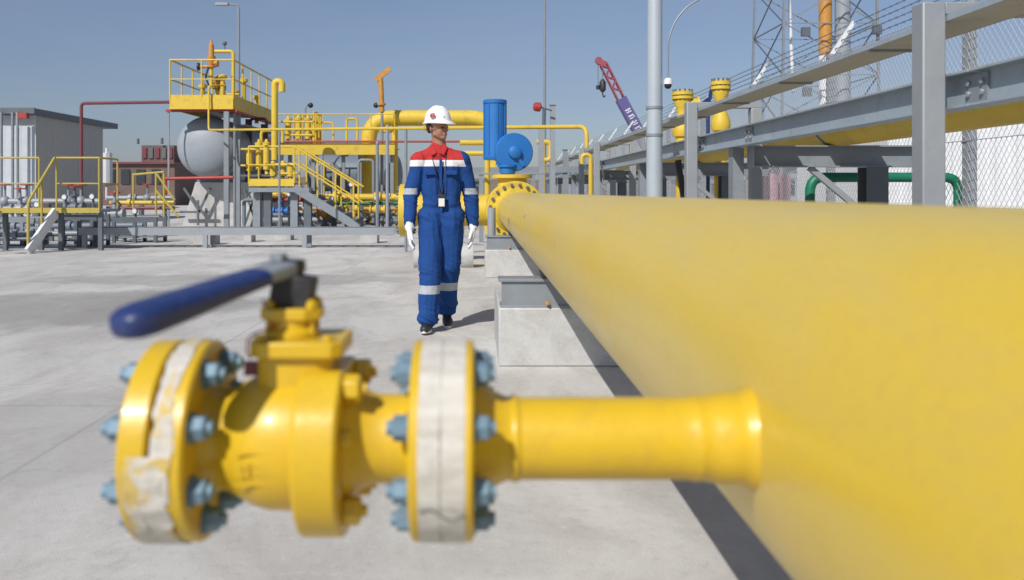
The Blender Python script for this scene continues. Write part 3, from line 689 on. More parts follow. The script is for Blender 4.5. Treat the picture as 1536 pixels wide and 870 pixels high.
# shoes
def shoe(heel, toe, z0, lift):
    m = MB(); h = Vector(heel); t = Vector(toe); d_ = (t-h).normalized()
    up = Vector((0,0,1))
    capsule(m, h+up*.045, t-d_*.04+up*.032, .042, .034); capsule(m, h+up*.02, t-d_*.03+up*.02, .034, .032); capsule(m, h+d_*.01+up*.055, h+d_*.02+up*.11, .042, .045); capsule(m, h+d_*.14+up*.025, t-d_*.025+up*.026, .046, .036)
    me = remeshed(m, .006, 2)
    for v in me.vertices:
        base = h.z+(t.z-h.z)*max(0, min(1, (Vector(v.co)-h).dot(d_)/(t-h).length))
        if v.co.z < base+.004: v.co.z = base+.004
    o = place(me, 'shoe', ['black'])
    s2 = MB(); sd_ = d_.cross(up).normalized(); vs = []; nn = 28
    for lv, k1 in ((0, 1.0), (.022, 1.0)):
        for k in range(nn):
            a = 2*PI*k/nn; u = .5+.5*math.cos(a); wd = .036+.012*u-.008*math.sin(PI*u)*0; p = h-d_*.045+(t-h+d_*.055)*u+sd_*math.sin(a)*wd+up*(lv-.002)
            vs.append(p)
    fs = [(k, (k+1)%nn, (k+1)%nn+nn, k+nn) for k in range(nn)]+[tuple(reversed(range(nn))), tuple(range(nn, 2*nn))]
    s2.add(vs, fs); bman(s2, 'sole', 'white', o)
shoe((-.104, -.10, .004), (-.125, -.33, .022), 0, 0)
shoe((.034, .255, .065), (.056, .05, .004), 0, .05)

# ------------------------------------------------------------------ generic builders for the plant
def railing(parent, pts, h, mat='yellow_far', r=.022, mid=1, spacing=1.3, kick=True, name='railing'):
    """posts and rails along a polyline; one part per post, rails one part"""
    m = MB(); pts = [Vector(p) for p in pts]
    for a, b_ in zip(pts[:-1], pts[1:]):
        for k in range(1, mid+1): z = Vector((0,0,h*k/(mid+1))); m.cyl(a+z, b_+z, r*.8, n=6)
        z = Vector((0,0,h)); m.cyl(a+z, b_+z, r, n=8)
        L = (b_-a).length; q = max(1, round(L/spacing))
        if kick: m.bar(a+Vector((0,0,.06)), b_+Vector((0,0,.06)), .012, .12)
        for k in range(q+1):
            p = a.lerp(b_, k/q)
            if k == 0 and (a-pts[0]).length > .01: continue
            s = MB(); s.cyl(p, p+Vector((0,0,h-.001)), r*.95, n=8); s.build('rail_post', mat, parent)
    return m.build('handrail', mat, parent)

# ---- vessel with platform
V0 = 27.0; vx = XX(304, V0); vz = ZZ(219, V0); vr = 46.5*V0/F
vs1 = thing('pressure_vessel', 'large pale grey horizontal tank with a domed end, under the yellow platform', 'tank', (vx, 30, 0))
prof = [(vr*.55*(1-math.cos(PI/2*k/10)) , vr*math.sin(PI/2*k/10)) for k in range(11)]+[(vr*.55+.05, vr), (7.0, vr)]+[(7.0+vr*.55*math.sin(PI/2*k/8), vr*math.cos(PI/2*k/8)) for k in range(1, 9)]
MB().lathe(prof, (vx, V0, vz), (0,1,0), 56).build('shell', 'tankgrey', vs1)
MB().lathe([(0, vr+.001), (0, vr+.02), (.06, vr+.02), (.06, vr+.001)], (vx, V0+vr*.55+.05, vz), (0,1,0), 48).build('girth_band', 'tankdark', vs1)
for yy in (28.2, 32.4):
    m = MB(); m.add([(vx-1.05, yy, 0), (vx+1.5, yy, 0), (vx+1.5, yy+.5, 0), (vx-1.05, yy+.5, 0), (vx-.62, yy, 1.45), (vx+1.25, yy, 1.45), (vx+1.25, yy+.5, 1.45), (vx-.62, yy+.5, 1.45),
                     ], [(0,1,2,3), (4,7,6,5), (0,4,5,1), (1,5,6,2), (2,6,7,3), (3,7,4,0)])
    m.build('concrete_saddle', 'block', vs1, bevel=.02)
    m = MB(); m.box(vx-.6, vx+.75, yy+.1, yy+.35, 1.45, 1.95); m.build('steel_saddle', 'tankdark', vs1)

pf = thing('service_platform', 'high yellow railed platform above the domed grey tank', 'platform', (vx, 27, 0))
pxa, pxb = XX(255, 26.5), XX(350, 26.5); py0, py1 = 26.5, 31.8; zd = 3.68; zt = 3.98
m = MB(); m.box(pxa, pxb, py0, py1, zd+.16, zd+.2); m.build('deck', 'steel_dark', pf)
m = MB(); m.bar((pxa, py0, zd+.15), (pxb, py0, zd+.15), .05, .34); m.build('front_beam', 'yellow_far', pf)
m = MB(); m.bar((pxb, py0+.03, zd+.15), (pxb, py1, zd+.15), .05, .34); m.bar((pxa, py0+.03, zd+.15), (pxa, py1, zd+.15), .05, .34); m.build('side_beam', 'yellow_far', pf)
m = MB(); m.bar((pxa-.15, py0+.1, zd-.06), (pxb+.1, py0+.1, zd-.06), .1, .07); m.bar((pxb-.05, py0+.2, zd-.06), (pxb-.05, py1, zd-.06), .1, .07); m.build('lower_beam', 'red', pf)
railing(pf, [(pxb, py1, zt), (pxb, py0, zt), (pxa, py0, zt), (pxa, py1, zt)], 1.19, spacing=1.05, r=.028, mid=1)
for px in (253, 340, 357, 372, 395):
    Yc = {253: 26.6, 340: 26.4, 357: 27.4, 372: 29.2, 395: 31.4}[px]; wd = .07 if px == 253 else .2
    m = MB(); xx = XX(px, Yc); m.bar((xx, Yc, 0), (xx, Yc, zd-.1), wd*.75, wd*.6, (0,1,0)); m.build('column', 'galv' if px in (253, 340, 357) else 'steel_dark', pf)
m = MB()
for a, b_ in (((366,283),(386,340)), ((386,283),(366,340))): m.bar(W(a[0], a[1], 28), W(b_[0], b_[1], 28), .06, .06)
m.build('cross_brace', 'steel_dark', pf)
for a, b_ in (((276,282),(300,318)), ((316,282),(298,318)), ((297,300),(297,338)), ((270,318),(318,318))):
    m = MB(); m.bar(W(a[0], a[1], 27.9), W(b_[0], b_[1], 27.9), .06, .07); m.build('knee_brace', 'steel_dark', pf)
# cluster on the platform
def relief_valve(px, pytop, pybot, Y, label, s=1.0, col='orange', side=1):
    t = thing('relief_valve', label, 'valve', W(px, pybot, Y)); x = XX(px, Y); z0 = ZZ(pybot, Y); z1 = ZZ(pytop, Y); H = z1-z0
    m = MB(); m.lathe([(0, .06*s), (H*.45, .06*s)], (x, Y, z0), (0,0,1), 16); m.build('riser', 'yellow_far', t)
    m = MB(); m.lathe([(H*.43, .14*s), (H*.46, .14*s), (H*.46, .08*s), (H*.55, .11*s), (H*.62, .14*s), (H*.66, .14*s), (H*.66, .09*s), (H*.9, .085*s), (H*.92, .05*s), (H, .03*s)], (x, Y, z0), (0,0,1), 18); m.build('bonnet', col, t)
    m = MB(); m.lathe([(0, .07*s), (.16*s, .07*s), (.16*s, .13*s), (.22*s, .13*s)], (x, Y, z0+H*.52), (side,0,0), 14); m.build('outlet', col, t)
    return t
relief_valve(317, 60, 132, 27, 'tall orange relief valve, the highest thing on the yellow platform over the grey tank', .95)
relief_valve(326, 112, 150, 27.4, 'short squat orange valve at deck level behind the platform railing', 1.1)
v_ = thing('discharge_pipe', 'thin yellow pipe looping over from the tall relief valve down to the platform deck', 'pipe', W(350, 146, 27))
m = MB(); m.path([W(322, 77, 27), W(350, 77, 27), W(350, 146, 27)], .055, 10, bend=.12); m.build('pipe', 'yellow_far', v_)
m = MB(); m.path([W(337, 77, 27), W(337, 66, 27)], .02, 6); m.sphere(W(337, 65, 27), .07); m.build('gauge', 'steel_dark', v_)
v_ = thing('isolation_valve', 'dark handwheel valve sticking out left of the tall orange relief valve', 'valve', W(303, 146, 27))
m = MB(); m.path([W(316, 100, 27), W(300, 100, 27)], .05, 8); m.build('stub', 'orange', v_)
m = MB(); m.lathe([(0, .12), (.05, .12)], W(299, 100, 27), (-1,0,0), 16); m.build('handwheel', 'black', v_)
m = MB(); m.path([W(313, 101, 27), W(308, 115, 27), W(313, 128, 27)], .03, 6, bend=.1); m.build('tube', 'black', v_)
for px, a, b_, Y in ((366, 123, 168, 29.5), (385, 148, 185, 30.2), (304, 132, 152, 27.2), (334, 118, 152, 27.1)):
    m = MB(); m.lathe([(0, .07), (ZZ(a, Y)-ZZ(b_, Y), .07), (ZZ(a, Y)-ZZ(b_, Y), .13), (ZZ(a, Y)-ZZ(b_, Y)+.1, .13), (ZZ(a, Y)-ZZ(b_, Y)+.14, .05)], W(px, b_, Y), (0,0,1), 14)
    tag(m.build('vent_nozzle', 'yellow_far', None, org=W(px, b_, Y)), {366: 'thick yellow nozzle standing near the middle of the platform side railing', 385: 'yellow nozzle at the far right end of the high platform', 304: 'short yellow nozzle behind the front railing, left of the orange valves', 334: 'yellow nozzle behind the front railing, right of the orange valves'}[px], 'nozzle')
# impulse line from the platform to the valve
ln_ = thing('impulse_line', 'long thin yellow pipe strung from the tank platform past the blue actuator', 'pipe', W(600, 300, 17))
A_ = W(313, 195, 26.3); B_ = W(880, 190, 12.3)
m = MB(); m.path([W(338, 128, 26.9), W(313, 128, 26.4), A_, B_, W(880, 222, 12.3)], .031, 10, bend=.14, seg=4); m.build('pipe', 'yellow_far', ln_)
for q_ in (.12, .74): m = MB(); m.lathe([(0, .05), (.05, .05)], A_.lerp(B_, q_), (B_-A_), 12); m.build('coupling', 'yellow_far', ln_)
for f_ in (.33, .70):
    p = A_.lerp(B_, f_); m = MB(); m.cyl((p.x, p.y, 0), (p.x, p.y, p.z-.03), .028, n=8); m.build('prop', 'galv', ln_)
# red fire line
m = MB(); m.path([W(122, 300, 27), W(122, 155, 27), W(258, 153, 27), W(258, 160, 27)], .05, 10, bend=.12)
tag(m.build('fire_water_line', 'maroon', None, org=W(122, 340, 27)), 'dark red pipe rising beside the grey cabin and running across to the platform', 'pipe')
m = MB(); m.path([W(247, 268, 25.2), W(350, 266, 25.2)], .05, 10); m.path([W(249, 268, 25.2), W(249, 345, 25.2)], .03, 8)
tag(m.build('sprinkler_line', 'red', None, org=W(249, 345, 25.2)), 'bright red horizontal pipe just below the domed tank end', 'pipe')
# gooseneck vent
m = MB(); m.path([W(412, 240, 26), W(412, 122, 26), W(423, 122, 26), W(423, 138, 26)], .10, 14, bend=.22)
tag(m.build('gooseneck_vent', 'yellow_far', None, org=W(412, 240, 26)), 'thick yellow gooseneck vent pipe right of the high platform', 'vent pipe')

# ---- long gantry behind
gp_ = thing('gantry', 'long yellow gantry deck with thin railings between the tank platform and the walker', 'gantry', (XX(500, 28), 28, 0))
ga, gb = XX(408, 28), XX(592, 28)
m = MB(); m.box(ga, gb, 28, 28.08, ZZ(232, 28), ZZ(215, 28)); m.box(ga, gb, 28.081, 29.6, ZZ(222, 28), ZZ(219, 28)); m.build('deck', 'yellow_far', gp_)
m = MB(); m.cyl((ga-.1, 27.95, ZZ(212.5, 28)), (XX(690, 28), 27.95, ZZ(212.5, 28)), .035, n=8); m.build('red_conduit', 'red', gp_)
railing(gp_, [(ga+.1, 28.05, ZZ(215, 28)), (gb, 28.05, ZZ(215, 28))], .95, spacing=.8, r=.018, kick=False)
railing(gp_, [(ga+.4, 29.5, ZZ(215, 28)), (ga+1.3, 29.5, ZZ(215, 28)), (ga+1.3, 28.3, ZZ(215, 28))], 1.05, spacing=.3, r=.03, kick=False)
for px in (435, 470, 515, 540, 588):
    m = MB(); xx = XX(px, 28.3); m.bar((xx, 28.3, 0), (xx, 28.3, ZZ(232, 28)), .11, .11, (0,1,0)); m.build('column', 'galv', gp_)
# dark vessel
v2 = thing('storage_vessel', 'dark slate horizontal tank behind the stairs and under the yellow gantry', 'tank', (XX(530, 32), 32, 0))
r2 = .78; xa, xb = XX(462, 32), XX(604, 32); Lz = xb-xa
prof = [(.3*(1-math.cos(PI/2*k/8)), r2*math.sin(PI/2*k/8)) for k in range(9)]+[(Lz-.3, r2)]+[(Lz-.3+.3*math.sin(PI/2*k/8), r2*math.cos(PI/2*k/8)) for k in range(1, 9)]
MB().lathe(prof, (xa, 32, ZZ(262, 32)), (1,0,0), 40).build('shell', 'tankdark', v2)
for f_ in (.22, .78):
    m = MB(); m.box(xa+Lz*f_-.15, xa+Lz*f_+.15, 31.5, 32.5, 0, 1.15); m.build('saddle', 'block', v2)
m = MB(); m.lathe([(0, .25), (.35, .25), (.35, .34), (.42, .34)], (xa+1.0, 31.3, ZZ(258, 32)), (0,-1,0), 20); m.build('manway', 'tankdark', v2)
# landing with stair
st = thing('access_stair', 'yellow railed stair and landing on grey steel, coming down to the right of the tank', 'staircase', (XX(470, 24), 24, 0))
la, lb = XX(379, 24), XX(446, 24); zl = ZZ(275, 24)
m = MB(); m.box(la, lb, 23.6, 24.7, zl-.03, zl); m.build('landing', 'steel_dark', st)
m = MB(); m.bar((la, 23.58, zl-.02), (lb, 23.58, zl-.02), .03, .12); m.build('edge_beam', 'yellow_far', st)
m = MB(); m.bar((la, 23.62, zl-.18), (XX(468, 24), 23.62, zl-.18), .1, .12); m.build('joist', 'galv', st)
railing(st, [(la, 24.68, zl), (la, 23.6, zl), (lb, 23.6, zl)], 1.0, r=.026, spacing=1.15)
for px, c in ((442, 'galv'), (462, 'steel_dark'), (402, 'steel_dark'), (386, 'galv')):
    m = MB(); xx = XX(px, 23.9); m.bar((xx, 23.9, 0), (xx, 23.9, zl-.14), .2, .2, (0,1,0)); m.build('column', c, st)
sx0, sz0, sx1, sz1 = lb, zl, XX(541, 24), .28
for yy in (23.6, 24.6):
    m = MB(); m.bar((sx0, yy, sz0-.12), (sx1, yy, sz1-.12), .05, .22); m.build('stringer', 'galv', st)
    m = MB(); a = Vector((sx0, yy, sz0)); b_ = Vector((sx1, yy, sz1)); u = Vector((0,0,1))
    m.cyl(a+u*1.0, b_+u*1.0, .028, n=8); m.cyl(a+u*.55, b_+u*.55, .024, n=8); m.build('handrail', 'yellow_far', st)
    for k in range(4):
        p = a.lerp(b_, .08+.28*k); m = MB(); m.cyl(p-u*.1, p+u*.98, .024, n=8); m.build('rail_post', 'yellow_far', st)
for k in range(6):
    p = Vector((sx0, 24.1, sz0)).lerp(Vector((sx1, 24.1, sz1)), (k+.8)/6.5); m = MB(); m.box(p.x-.13, p.x+.13, 23.63, 24.57, p.z-.03, p.z); m.build('tread', 'galv', st)

# ---- arch pipe and its companions
m = MB(); Y = 30; m.path([W(553, 340, Y), W(553, 177, Y), W(742, 177, Y), W(742, 262, Y)], .27, 24, bend=.85, seg=9)
tag(m.build('arch_pipe', 'yellow_far', None, org=W(553, 340, Y)), 'fat yellow pipe arching over from behind the gantry to behind the blue actuator', 'pipe')
m = MB(); m.path([W(592, 340, 29.8), W(592, 186, 29.8)], .11, 12)
m.path([W(592, 196, 29.8), W(570, 196, 29.8)], .08, 10)
tag(m.build('riser_pipe', 'yellow_far', None, org=W(592, 340, 29.8)), 'narrow upright yellow pipe just inside the left leg of the arched pipe', 'pipe')
t = thing('vent_stack', 'slim orange vent with a slanted cap, rising above the left end of the arched pipe', 'vent pipe', W(572, 340, 29))
m = MB(); m.cyl(W(573, 340, 29), W(573, 165, 29), .05, n=10); m.build('mast', 'galv', t)
m = MB(); m.cyl(W(573, 168, 29), W(571, 118, 29), .085, n=12); m.lathe([(0, .15), (.06, .15)], W(572, 158, 29), (0,0,1), 12); m.build('stack', 'orange', t)
m = MB(); m.bar(W(563, 120, 29), W(585, 103, 29), .12, .16); m.build('cap', 'orange', t)
m = MB(); m.sphere(W(564, 158, 29), .09); m.build('gauge', 'black', t)
m = MB(); m.path([W(690, 214, 16), W(731, 214, 16), W(731, 262, 16)], .05, 10, bend=.1); m.path([W(693, 230, 16), W(729, 230, 16)], .045, 10); m.path([W(693, 230, 16), W(693, 350, 16)], .045, 10); m.path([W(731, 262, 16), W(731, 350, 16)], .05, 10)
tag(m.build('bypass_pipework', 'yellow_far', None, org=W(731, 350, 16)), 'small yellow bypass pipes between the walker\'s shoulder and the blue actuator', 'pipework')
m = MB(); m.path([W(805, 213, 17), W(826, 213, 17), W(826, 240, 17), W(812, 240, 17)], .05, 10, bend=.1); m.path([W(815, 213, 17), W(815, 320, 17)], .04, 8)
tag(m.build('drain_loop', 'yellow_far', None, org=W(815, 320, 17)), 'small yellow loop of pipe right of the blue gear housing', 'pipework')
m = MB(); m.path([W(873, 246, 14), W(873, 232, 14), W(886, 232, 14), W(886, 300, 14)], .035, 8, bend=.08)
tag(m.build('drain_pipe', 'yellow_far', None, org=W(886, 300, 14)), 'short yellow pipe between two posts of the pipe rack', 'pipework')

# ---- low cable rack across the middle
lr = thing('cable_rack', 'low galvanised rack running across the yard in front of the tank and stairs', 'cable rack', (XX(300, 17.6), 17.6, 0))
YR = F*EYE/(372-VY); zr = ZZ(347, YR)
m = MB(); m.bar((XX(118, YR), YR, zr), (XX(592, YR), YR, zr), .05, .15); m.bar((XX(118, YR), YR+.5, zr), (XX(592, YR), YR+.5, zr), .05, .15)
m.build('side_rail', 'galv_light', lr)
m = MB(); xx = XX(118, YR)
while xx < XX(592, YR): m.box(xx, xx+.04, YR+.03, YR+.47, zr-.06, zr-.03); xx += .3
m.build('rungs', 'galv', lr)
for px in (127, 308, 457):
    for dy in (0, .5):
        m = MB(); m.bar((XX(px, YR), YR+dy, 0), (XX(px, YR), YR+dy, zr-.075), .09, .07, (0,1,0)); m.build('leg', 'galv_light', lr)
m = MB(); m.cyl((XX(118, YR), YR+.2, zr+.03), (XX(590, YR), YR+.25, zr+.03), .05, n=8); m.cyl((XX(118, YR), YR+.33, zr+.02), (XX(590, YR), YR+.3, zr+.02), .035, n=8); m.build('cable', 'steel_dark', lr)
for i, (a, b_, yb, Y, lab) in enumerate(((289, 322, 371, 18.6, 'dark concrete block under the low rack, below the domed tank'), (541, 566, 366, 19.2, 'dark concrete block under the low rack, near the foot of the stairs'), (366, 377, 364, 19.6, 'narrow grey block under the low rack, left of its middle leg'), (404, 436, 358, 20.4, 'flat grey slab beyond the low rack, below the stair landing'))):
    m = MB(); m.box(XX(a, Y), XX(b_, Y), Y, Y+.4, 0, ZZ(yb-22, Y) if i != 3 else .17); tag(m.build('concrete_block', 'block', None, bevel=.01, org=(XX(a, Y), Y, 0)), lab, 'concrete block')

# ---- process pipes low behind the rack
def lowpipe(pts, r, mat, label, name='process_pipe', bend=.15, valves=(), fl=()):
    t = thing(name, label, 'pipe', (pts[0][0], pts[0][1], 0)); m = MB(); m.path(pts, r, 14, bend=bend); m.build('pipe', mat, t)
    P0 = Vector(pts[0]); P1 = Vector(pts[-1])
    for f_ in fl:
        p = P0.lerp(P1, f_); m = MB(); m.lathe([(-.04, r*1.7), (.04, r*1.7)], p, (P1-P0), 16); m.build('flange', mat, t)
    for f_, c in valves:
        p = P0.lerp(P1, f_); m = MB(); m.sphere(p, r*1.8); m.cyl(p, p+Vector((0,0,r*4+.1)), r*.4, n=8); vv = m.build('valve', c, t)
        m = MB(); m.lathe([(0, r*2), (.03, r*2)], p+Vector((0,0,r*4+.1)), (0,0,1), 14); m.build('handwheel', 'red' if c != 'red' else 'black', vv)
    for f_ in (.15, .5, .85):
        p = P0.lerp(P1, f_); m = MB(); m.bar((p.x, p.y, 0), (p.x, p.y, p.z-r*.9), .08, .08, (0,1,0)); m.build('stand', 'steel_dark', t)
    return t
lowpipe([W(478, 296, 26), W(600, 296, 26)], .11, 'yellow_far', 'yellow horizontal pipe below the dark tank, left of the walker', fl=(.2, .25, .7, .75))
lowpipe([W(440, 313, 27), W(598, 313, 27)], .06, 'orange', 'thin orange-brown pipe low behind the stairs', valves=((.3, 'yellow_far'), (.6, 'yellow_far')))
lowpipe([W(410, 322, 25.5), W(596, 322, 25.5)], .05, 'tankdark', 'slate pipe close to the slab behind the stairs', valves=((.2, 'blue'), (.35, 'blue'), (.8, 'galv')))
lowpipe([W(160, 297, 25), W(262, 297, 25)], .07, 'galv_light', 'pale grey pipe with flanges between the cabin and the tank', fl=(.35, .42, .8), valves=((.6, 'galv'),))
lowpipe([W(165, 304, 24.4), W(262, 304, 24.4)], .06, 'yellow_far', 'greenish yellow pipe just below the pale grey one', fl=(.3,))
lowpipe([W(160, 312, 23.8), W(262, 312, 23.8)], .05, 'maroon', 'maroon pipe under the greenish yellow one')
lowpipe([W(-60, 330, 22), W(240, 326, 22)], .07, 'steel_dark', 'dark pipe near the slab at the left, behind the crossover', valves=((.45, 'green'), (.3, 'galv')))
lowpipe([W(-60, 340, 20), W(215, 338, 20)], .07, 'tankdark', 'dark pipe lowest of the bundle at the left, behind the crossover', fl=(.3, .6))
lowpipe([W(-40, 302, 23), W(150, 302, 23)], .08, 'galv_light', 'pale pipe with valves in front of the grey cabin', valves=((.25, 'galv_light'), (.42, 'galv'), (.75, 'galv_light'), (.85, 'galv_light')))
lowpipe([W(-40, 352, 18.6), W(120, 350, 18.6)], .06, 'galv', 'galvanised pipe along the ground under the left crossover', fl=(.4, .6))

# ---- crossover walkways left
cw = thing('crossover_walkway', 'low walkway with yellow rails and white-edged steps at the left edge of the yard', 'walkway', (XX(75, 16.8), 16.8, 0))
Yw = 16.8; zw = ZZ(314, Yw)
m = MB(); m.box(XX(-90, Yw), XX(150, Yw), Yw, Yw+.9, zw-.06, zw); m.build('deck', 'galv', cw)
m = MB(); m.bar((XX(-90, Yw), Yw-.02, zw-.02), (XX(150, Yw), Yw-.02, zw-.02), .02, .10); m.build('edge', 'yellow_dull', cw)
for a, b_ in ((-88, 58), (84, 148)):
    railing(cw, [(XX(a, Yw), Yw+.02, zw), (XX(b_, Yw), Yw+.02, zw)], 1.0, r=.020, spacing=1.0, kick=False, mat='yellow_dull')
railing(cw, [(XX(148, Yw), Yw+.88, zw), (XX(148, Yw), Yw+.05, zw)], 1.0, r=.020, spacing=1.2, kick=False, mat='yellow_dull')
for px in (-40, 4, 58, 88, 148):
    m = MB(); m.bar((XX(px, Yw), Yw+.1, 0), (XX(px, Yw), Yw+.1, zw-.06), .08, .08, (0,1,0)); m.build('leg', 'steel_dark', cw)
for px in (-1, 84):
    m = MB(); a = Vector((XX(px, Yw), Yw-.02, zw-.05)); b_ = Vector((XX(px, Yw)-.10, Yw-.85, .02)); m.bar(a, b_, .06, .2); m.build('stringer', 'white', cw)
for k in range(4):
    f_ = (k+.7)/4.2; m = MB(); m.box(XX(60, Yw)-.05-.1*f_, XX(84, Yw)-.03-.1*f_, Yw-.1-.83*f_, Yw+.1-.83*f_, zw*(1-f_)-.03, zw*(1-f_)); m.build('tread', 'galv', cw)
for px in (82,):
    m = MB(); x = XX(px, Yw); m.path([(x, Yw, zw+1.0), (x-.1, Yw-.8, .95), (x-.1, Yw-.8, .1)], .026, 8, bend=.1); m.cyl((x-.05, Yw-.4, .35), (x-.05, Yw-.4, 1.35), .022, n=8); m.build('stair_rail', 'yellow_dull', cw)
# second small yellow stair by the brown building
s3 = thing('yellow_step_frame', 'small yellow stair frame between the brown building and the tank', 'staircase', W(245, 330, 23))
for dy in (0, .8):
    m = MB(); Y = 23+dy; m.cyl(W(200, 262, Y), W(246, 258, Y), .03, n=8); m.cyl(W(233, 258, Y), W(262, 300, Y), .03, n=8); m.cyl(W(234, 286, Y), W(268, 325, Y), .035, n=8)
    for px in (200, 234, 246): m.cyl(W(px, 260, Y), W(px, 330, Y), .028, n=8)
    m.build('side_frame', 'yellow_dull', s3)
for k in range(5): p = W(238+6*k, 290+7*k, 23.4); m = MB(); m.box(p.x-.1, p.x+.1, 23.02, 23.78, p.z-.02, p.z); m.build('tread', 'galv', s3)

# ---- grey cabin
cb = thing('equipment_cabin', 'grey metal-clad cabin with a dark flat roof at the left edge', 'cabin', (-18, 32, 0))
def cladding(axis, u0, u1, c, z0, z1, out, pitch=.3):
    """trapezoid ribbed sheet; axis 'x' runs along x at y=c, 'y' runs along y at x=c"""
    m = MB(); u = u0; pts = []; dpt = .010*out
    while u < u1: pts += [(u, 0), (u+pitch*.55, 0), (u+pitch*.65, dpt), (u+pitch*.9, dpt)]; u += pitch
    pts.append((u1, 0)); vs = []
    for z in (z0, z1):
        for a, d_ in pts: vs.append((a, c+d_, z) if axis == 'x' else (c+d_, a, z))
    n = len(pts); m.add(vs, [(i, i+1, i+1+n, i+n) for i in range(n-1)]); return m
cx = XX(52, 30)
cladding('x', -24, cx, 30, .25, ZZ(170, 30), -1, .55).build('front_wall', 'cabin_front', cb, smooth=0)
cladding('y', 30.0, 35.2, cx, .25, ZZ(170, 30), 1, .5).build('side_wall', 'cabin_side', cb, smooth=0)
m = MB(); m.box(-24, cx-.08, 30.06, 35.1, .1, ZZ(170, 30)-.01); m.build('core', 'galv', cb)
m = MB(); m.box(-24.3, cx+.15, 29.7, 36.6, ZZ(173, 30), ZZ(163.5, 30)); m.build('roof', 'steel_dark', cb)
m = MB(); m.box(-24.3, cx+.18, 29.62, 29.69, ZZ(172, 30), ZZ(163, 30)); m.build('fascia', 'steel_dark', cb)
for px in (2, 19, 26):
    m = MB(); m.cyl(W(px, 330, 29.5), W(px, 168, 29.5), .05, n=10); m.build('downpipe', 'galv' if px != 26 else 'galv_light', cb)
m = MB(); m.box(XX(31, 29.6), XX(44, 29.6), 29.4, 29.6, ZZ(178, 29.6), ZZ(170, 29.6)); m.build('alarm_horn', 'red', cb)
# ---- brown building and other distant ones
bb = thing('brown_building', 'rust brown low building with a boxy upper storey beyond the tank', 'building', W(200, 300, 70))
m = MB(); m.box(XX(150, 70), XX(262, 70), 70, 82, 0, ZZ(246, 70)); m.build('wall', 'brown', bb)
m = MB(); m.box(XX(149, 70), XX(263, 70), 69.7, 82.3, ZZ(246, 70), ZZ(243, 70)); m.build('roof', 'maroon', bb)
m = MB(); m.box(XX(198, 70), XX(248, 70), 72, 78, ZZ(243, 70), ZZ(216, 70)); m.build('upper_storey', 'brown', bb)
for i in range(5):
    m = MB(); m.box(XX(200+i*10, 70), XX(206+i*10, 70), 71.9, 71.98, ZZ(236, 70), ZZ(220, 70)); m.build('opening', 'steel_dark' if i % 2 else 'maroon', bb)
for px in (160, 182, 205, 228):
    m = MB(); m.box(XX(px, 70), XX(px+13, 70), 69.9, 69.98, ZZ(276, 70), ZZ(254, 70)); f_ = m.build('window', 'glass', bb)
m = MB(); m.path([W(207, 216, 71.8), W(207, 208, 71.8)], .12, 6); m.path([W(243, 216, 71.8), W(243, 207, 71.8)], .12, 6); m.build('aerial', 'steel_dark', bb)
m = MB(); m.cyl(W(160, 300, 40), W(160, 222, 40), .06, n=8); m.lathe([(0, .25), (1.4, .25)], W(160, 275, 40), (0,0,1), 10); tag(m.build('white_candle', 'white', None, org=W(160, 300, 40)), 'thin white vent pole on a fat base, right of the grey cabin', 'vent pole')
def farbuild(px0, px1, pyt, Y, dep, mat, label, wins=4):
    t = thing('storage_building', label, 'building', (XX((px0+px1)/2, Y), Y, 0))
    m = MB(); m.box(XX(px0, Y), XX(px1, Y), Y, Y+dep, 0, ZZ(pyt, Y)); m.build('wall', mat, t)
    m = MB(); m.box(XX(px0, Y)-.3, XX(px1, Y)+.3, Y-.3, Y+dep+.3, ZZ(pyt, Y), ZZ(pyt, Y)+.25); m.build('roof', 'steel_dark', t)
    for i in range(wins):
        xa = XX(px0+(px1-px0)*(i+.3)/wins, Y); xb = XX(px0+(px1-px0)*(i+.7)/wins, Y); m = MB(); m.box(xa, xb, Y-.06, Y-.01, 1.0, ZZ(pyt, Y)-.5); m.build('window', 'glass', t)
farbuild(835, 905, 262, 55, 8, 'tankdark', 'distant dark grey shed seen between the first posts of the pipe rack', 4)
farbuild(912, 965, 258, 48, 8, 'brown', 'distant brown shed seen left of the lamp post', 3)
farbuild(1050, 1115, 262, 52, 8, 'galv', 'distant grey shed with dark windows seen through the portal frame', 5)
farbuild(628, 722, 272, 85, 8, 'steel_dark', 'low dark building far behind the walker', 6)
farbuild(1180, 1290, 250, 40, 6, 'tankgrey', 'distant pale grey building seen under the big cross beam', 7)

# ------------------------------------------------------------------ pipe rack on the right
rk = thing('pipe_rack', 'galvanised steel pipe rack with portal frames and a cable tray along the right side', 'pipe rack', (2.5, 12, 0))
RX, RX2, RZ = 2.2, 2.86, 2.062
posts = [4.22, 8.9, 15.9, 18.2, 21.3, 25.5, 29.8]
for y in posts:
    for xx in (RX, RX2):
        m = MB(); m.bar((xx, y, 0), (xx, y, RZ-.06 if xx == RX2 else RZ), .112, .112, (0,1,0)); m.build('post', 'galv_light', rk, bevel=.008)
        m = MB(); m.box(xx-.12, xx+.12, y-.12, y+.12, 0, .015); m.build('base_plate', 'galv', rk)
    m = MB(); m.bar((RX+.057, y, RZ-.03), (RX2+.25 if y < 5 else RX2+.056, y, RZ-.03), .10, .06); m.build('portal_beam', 'galv_light', rk, bevel=.004)
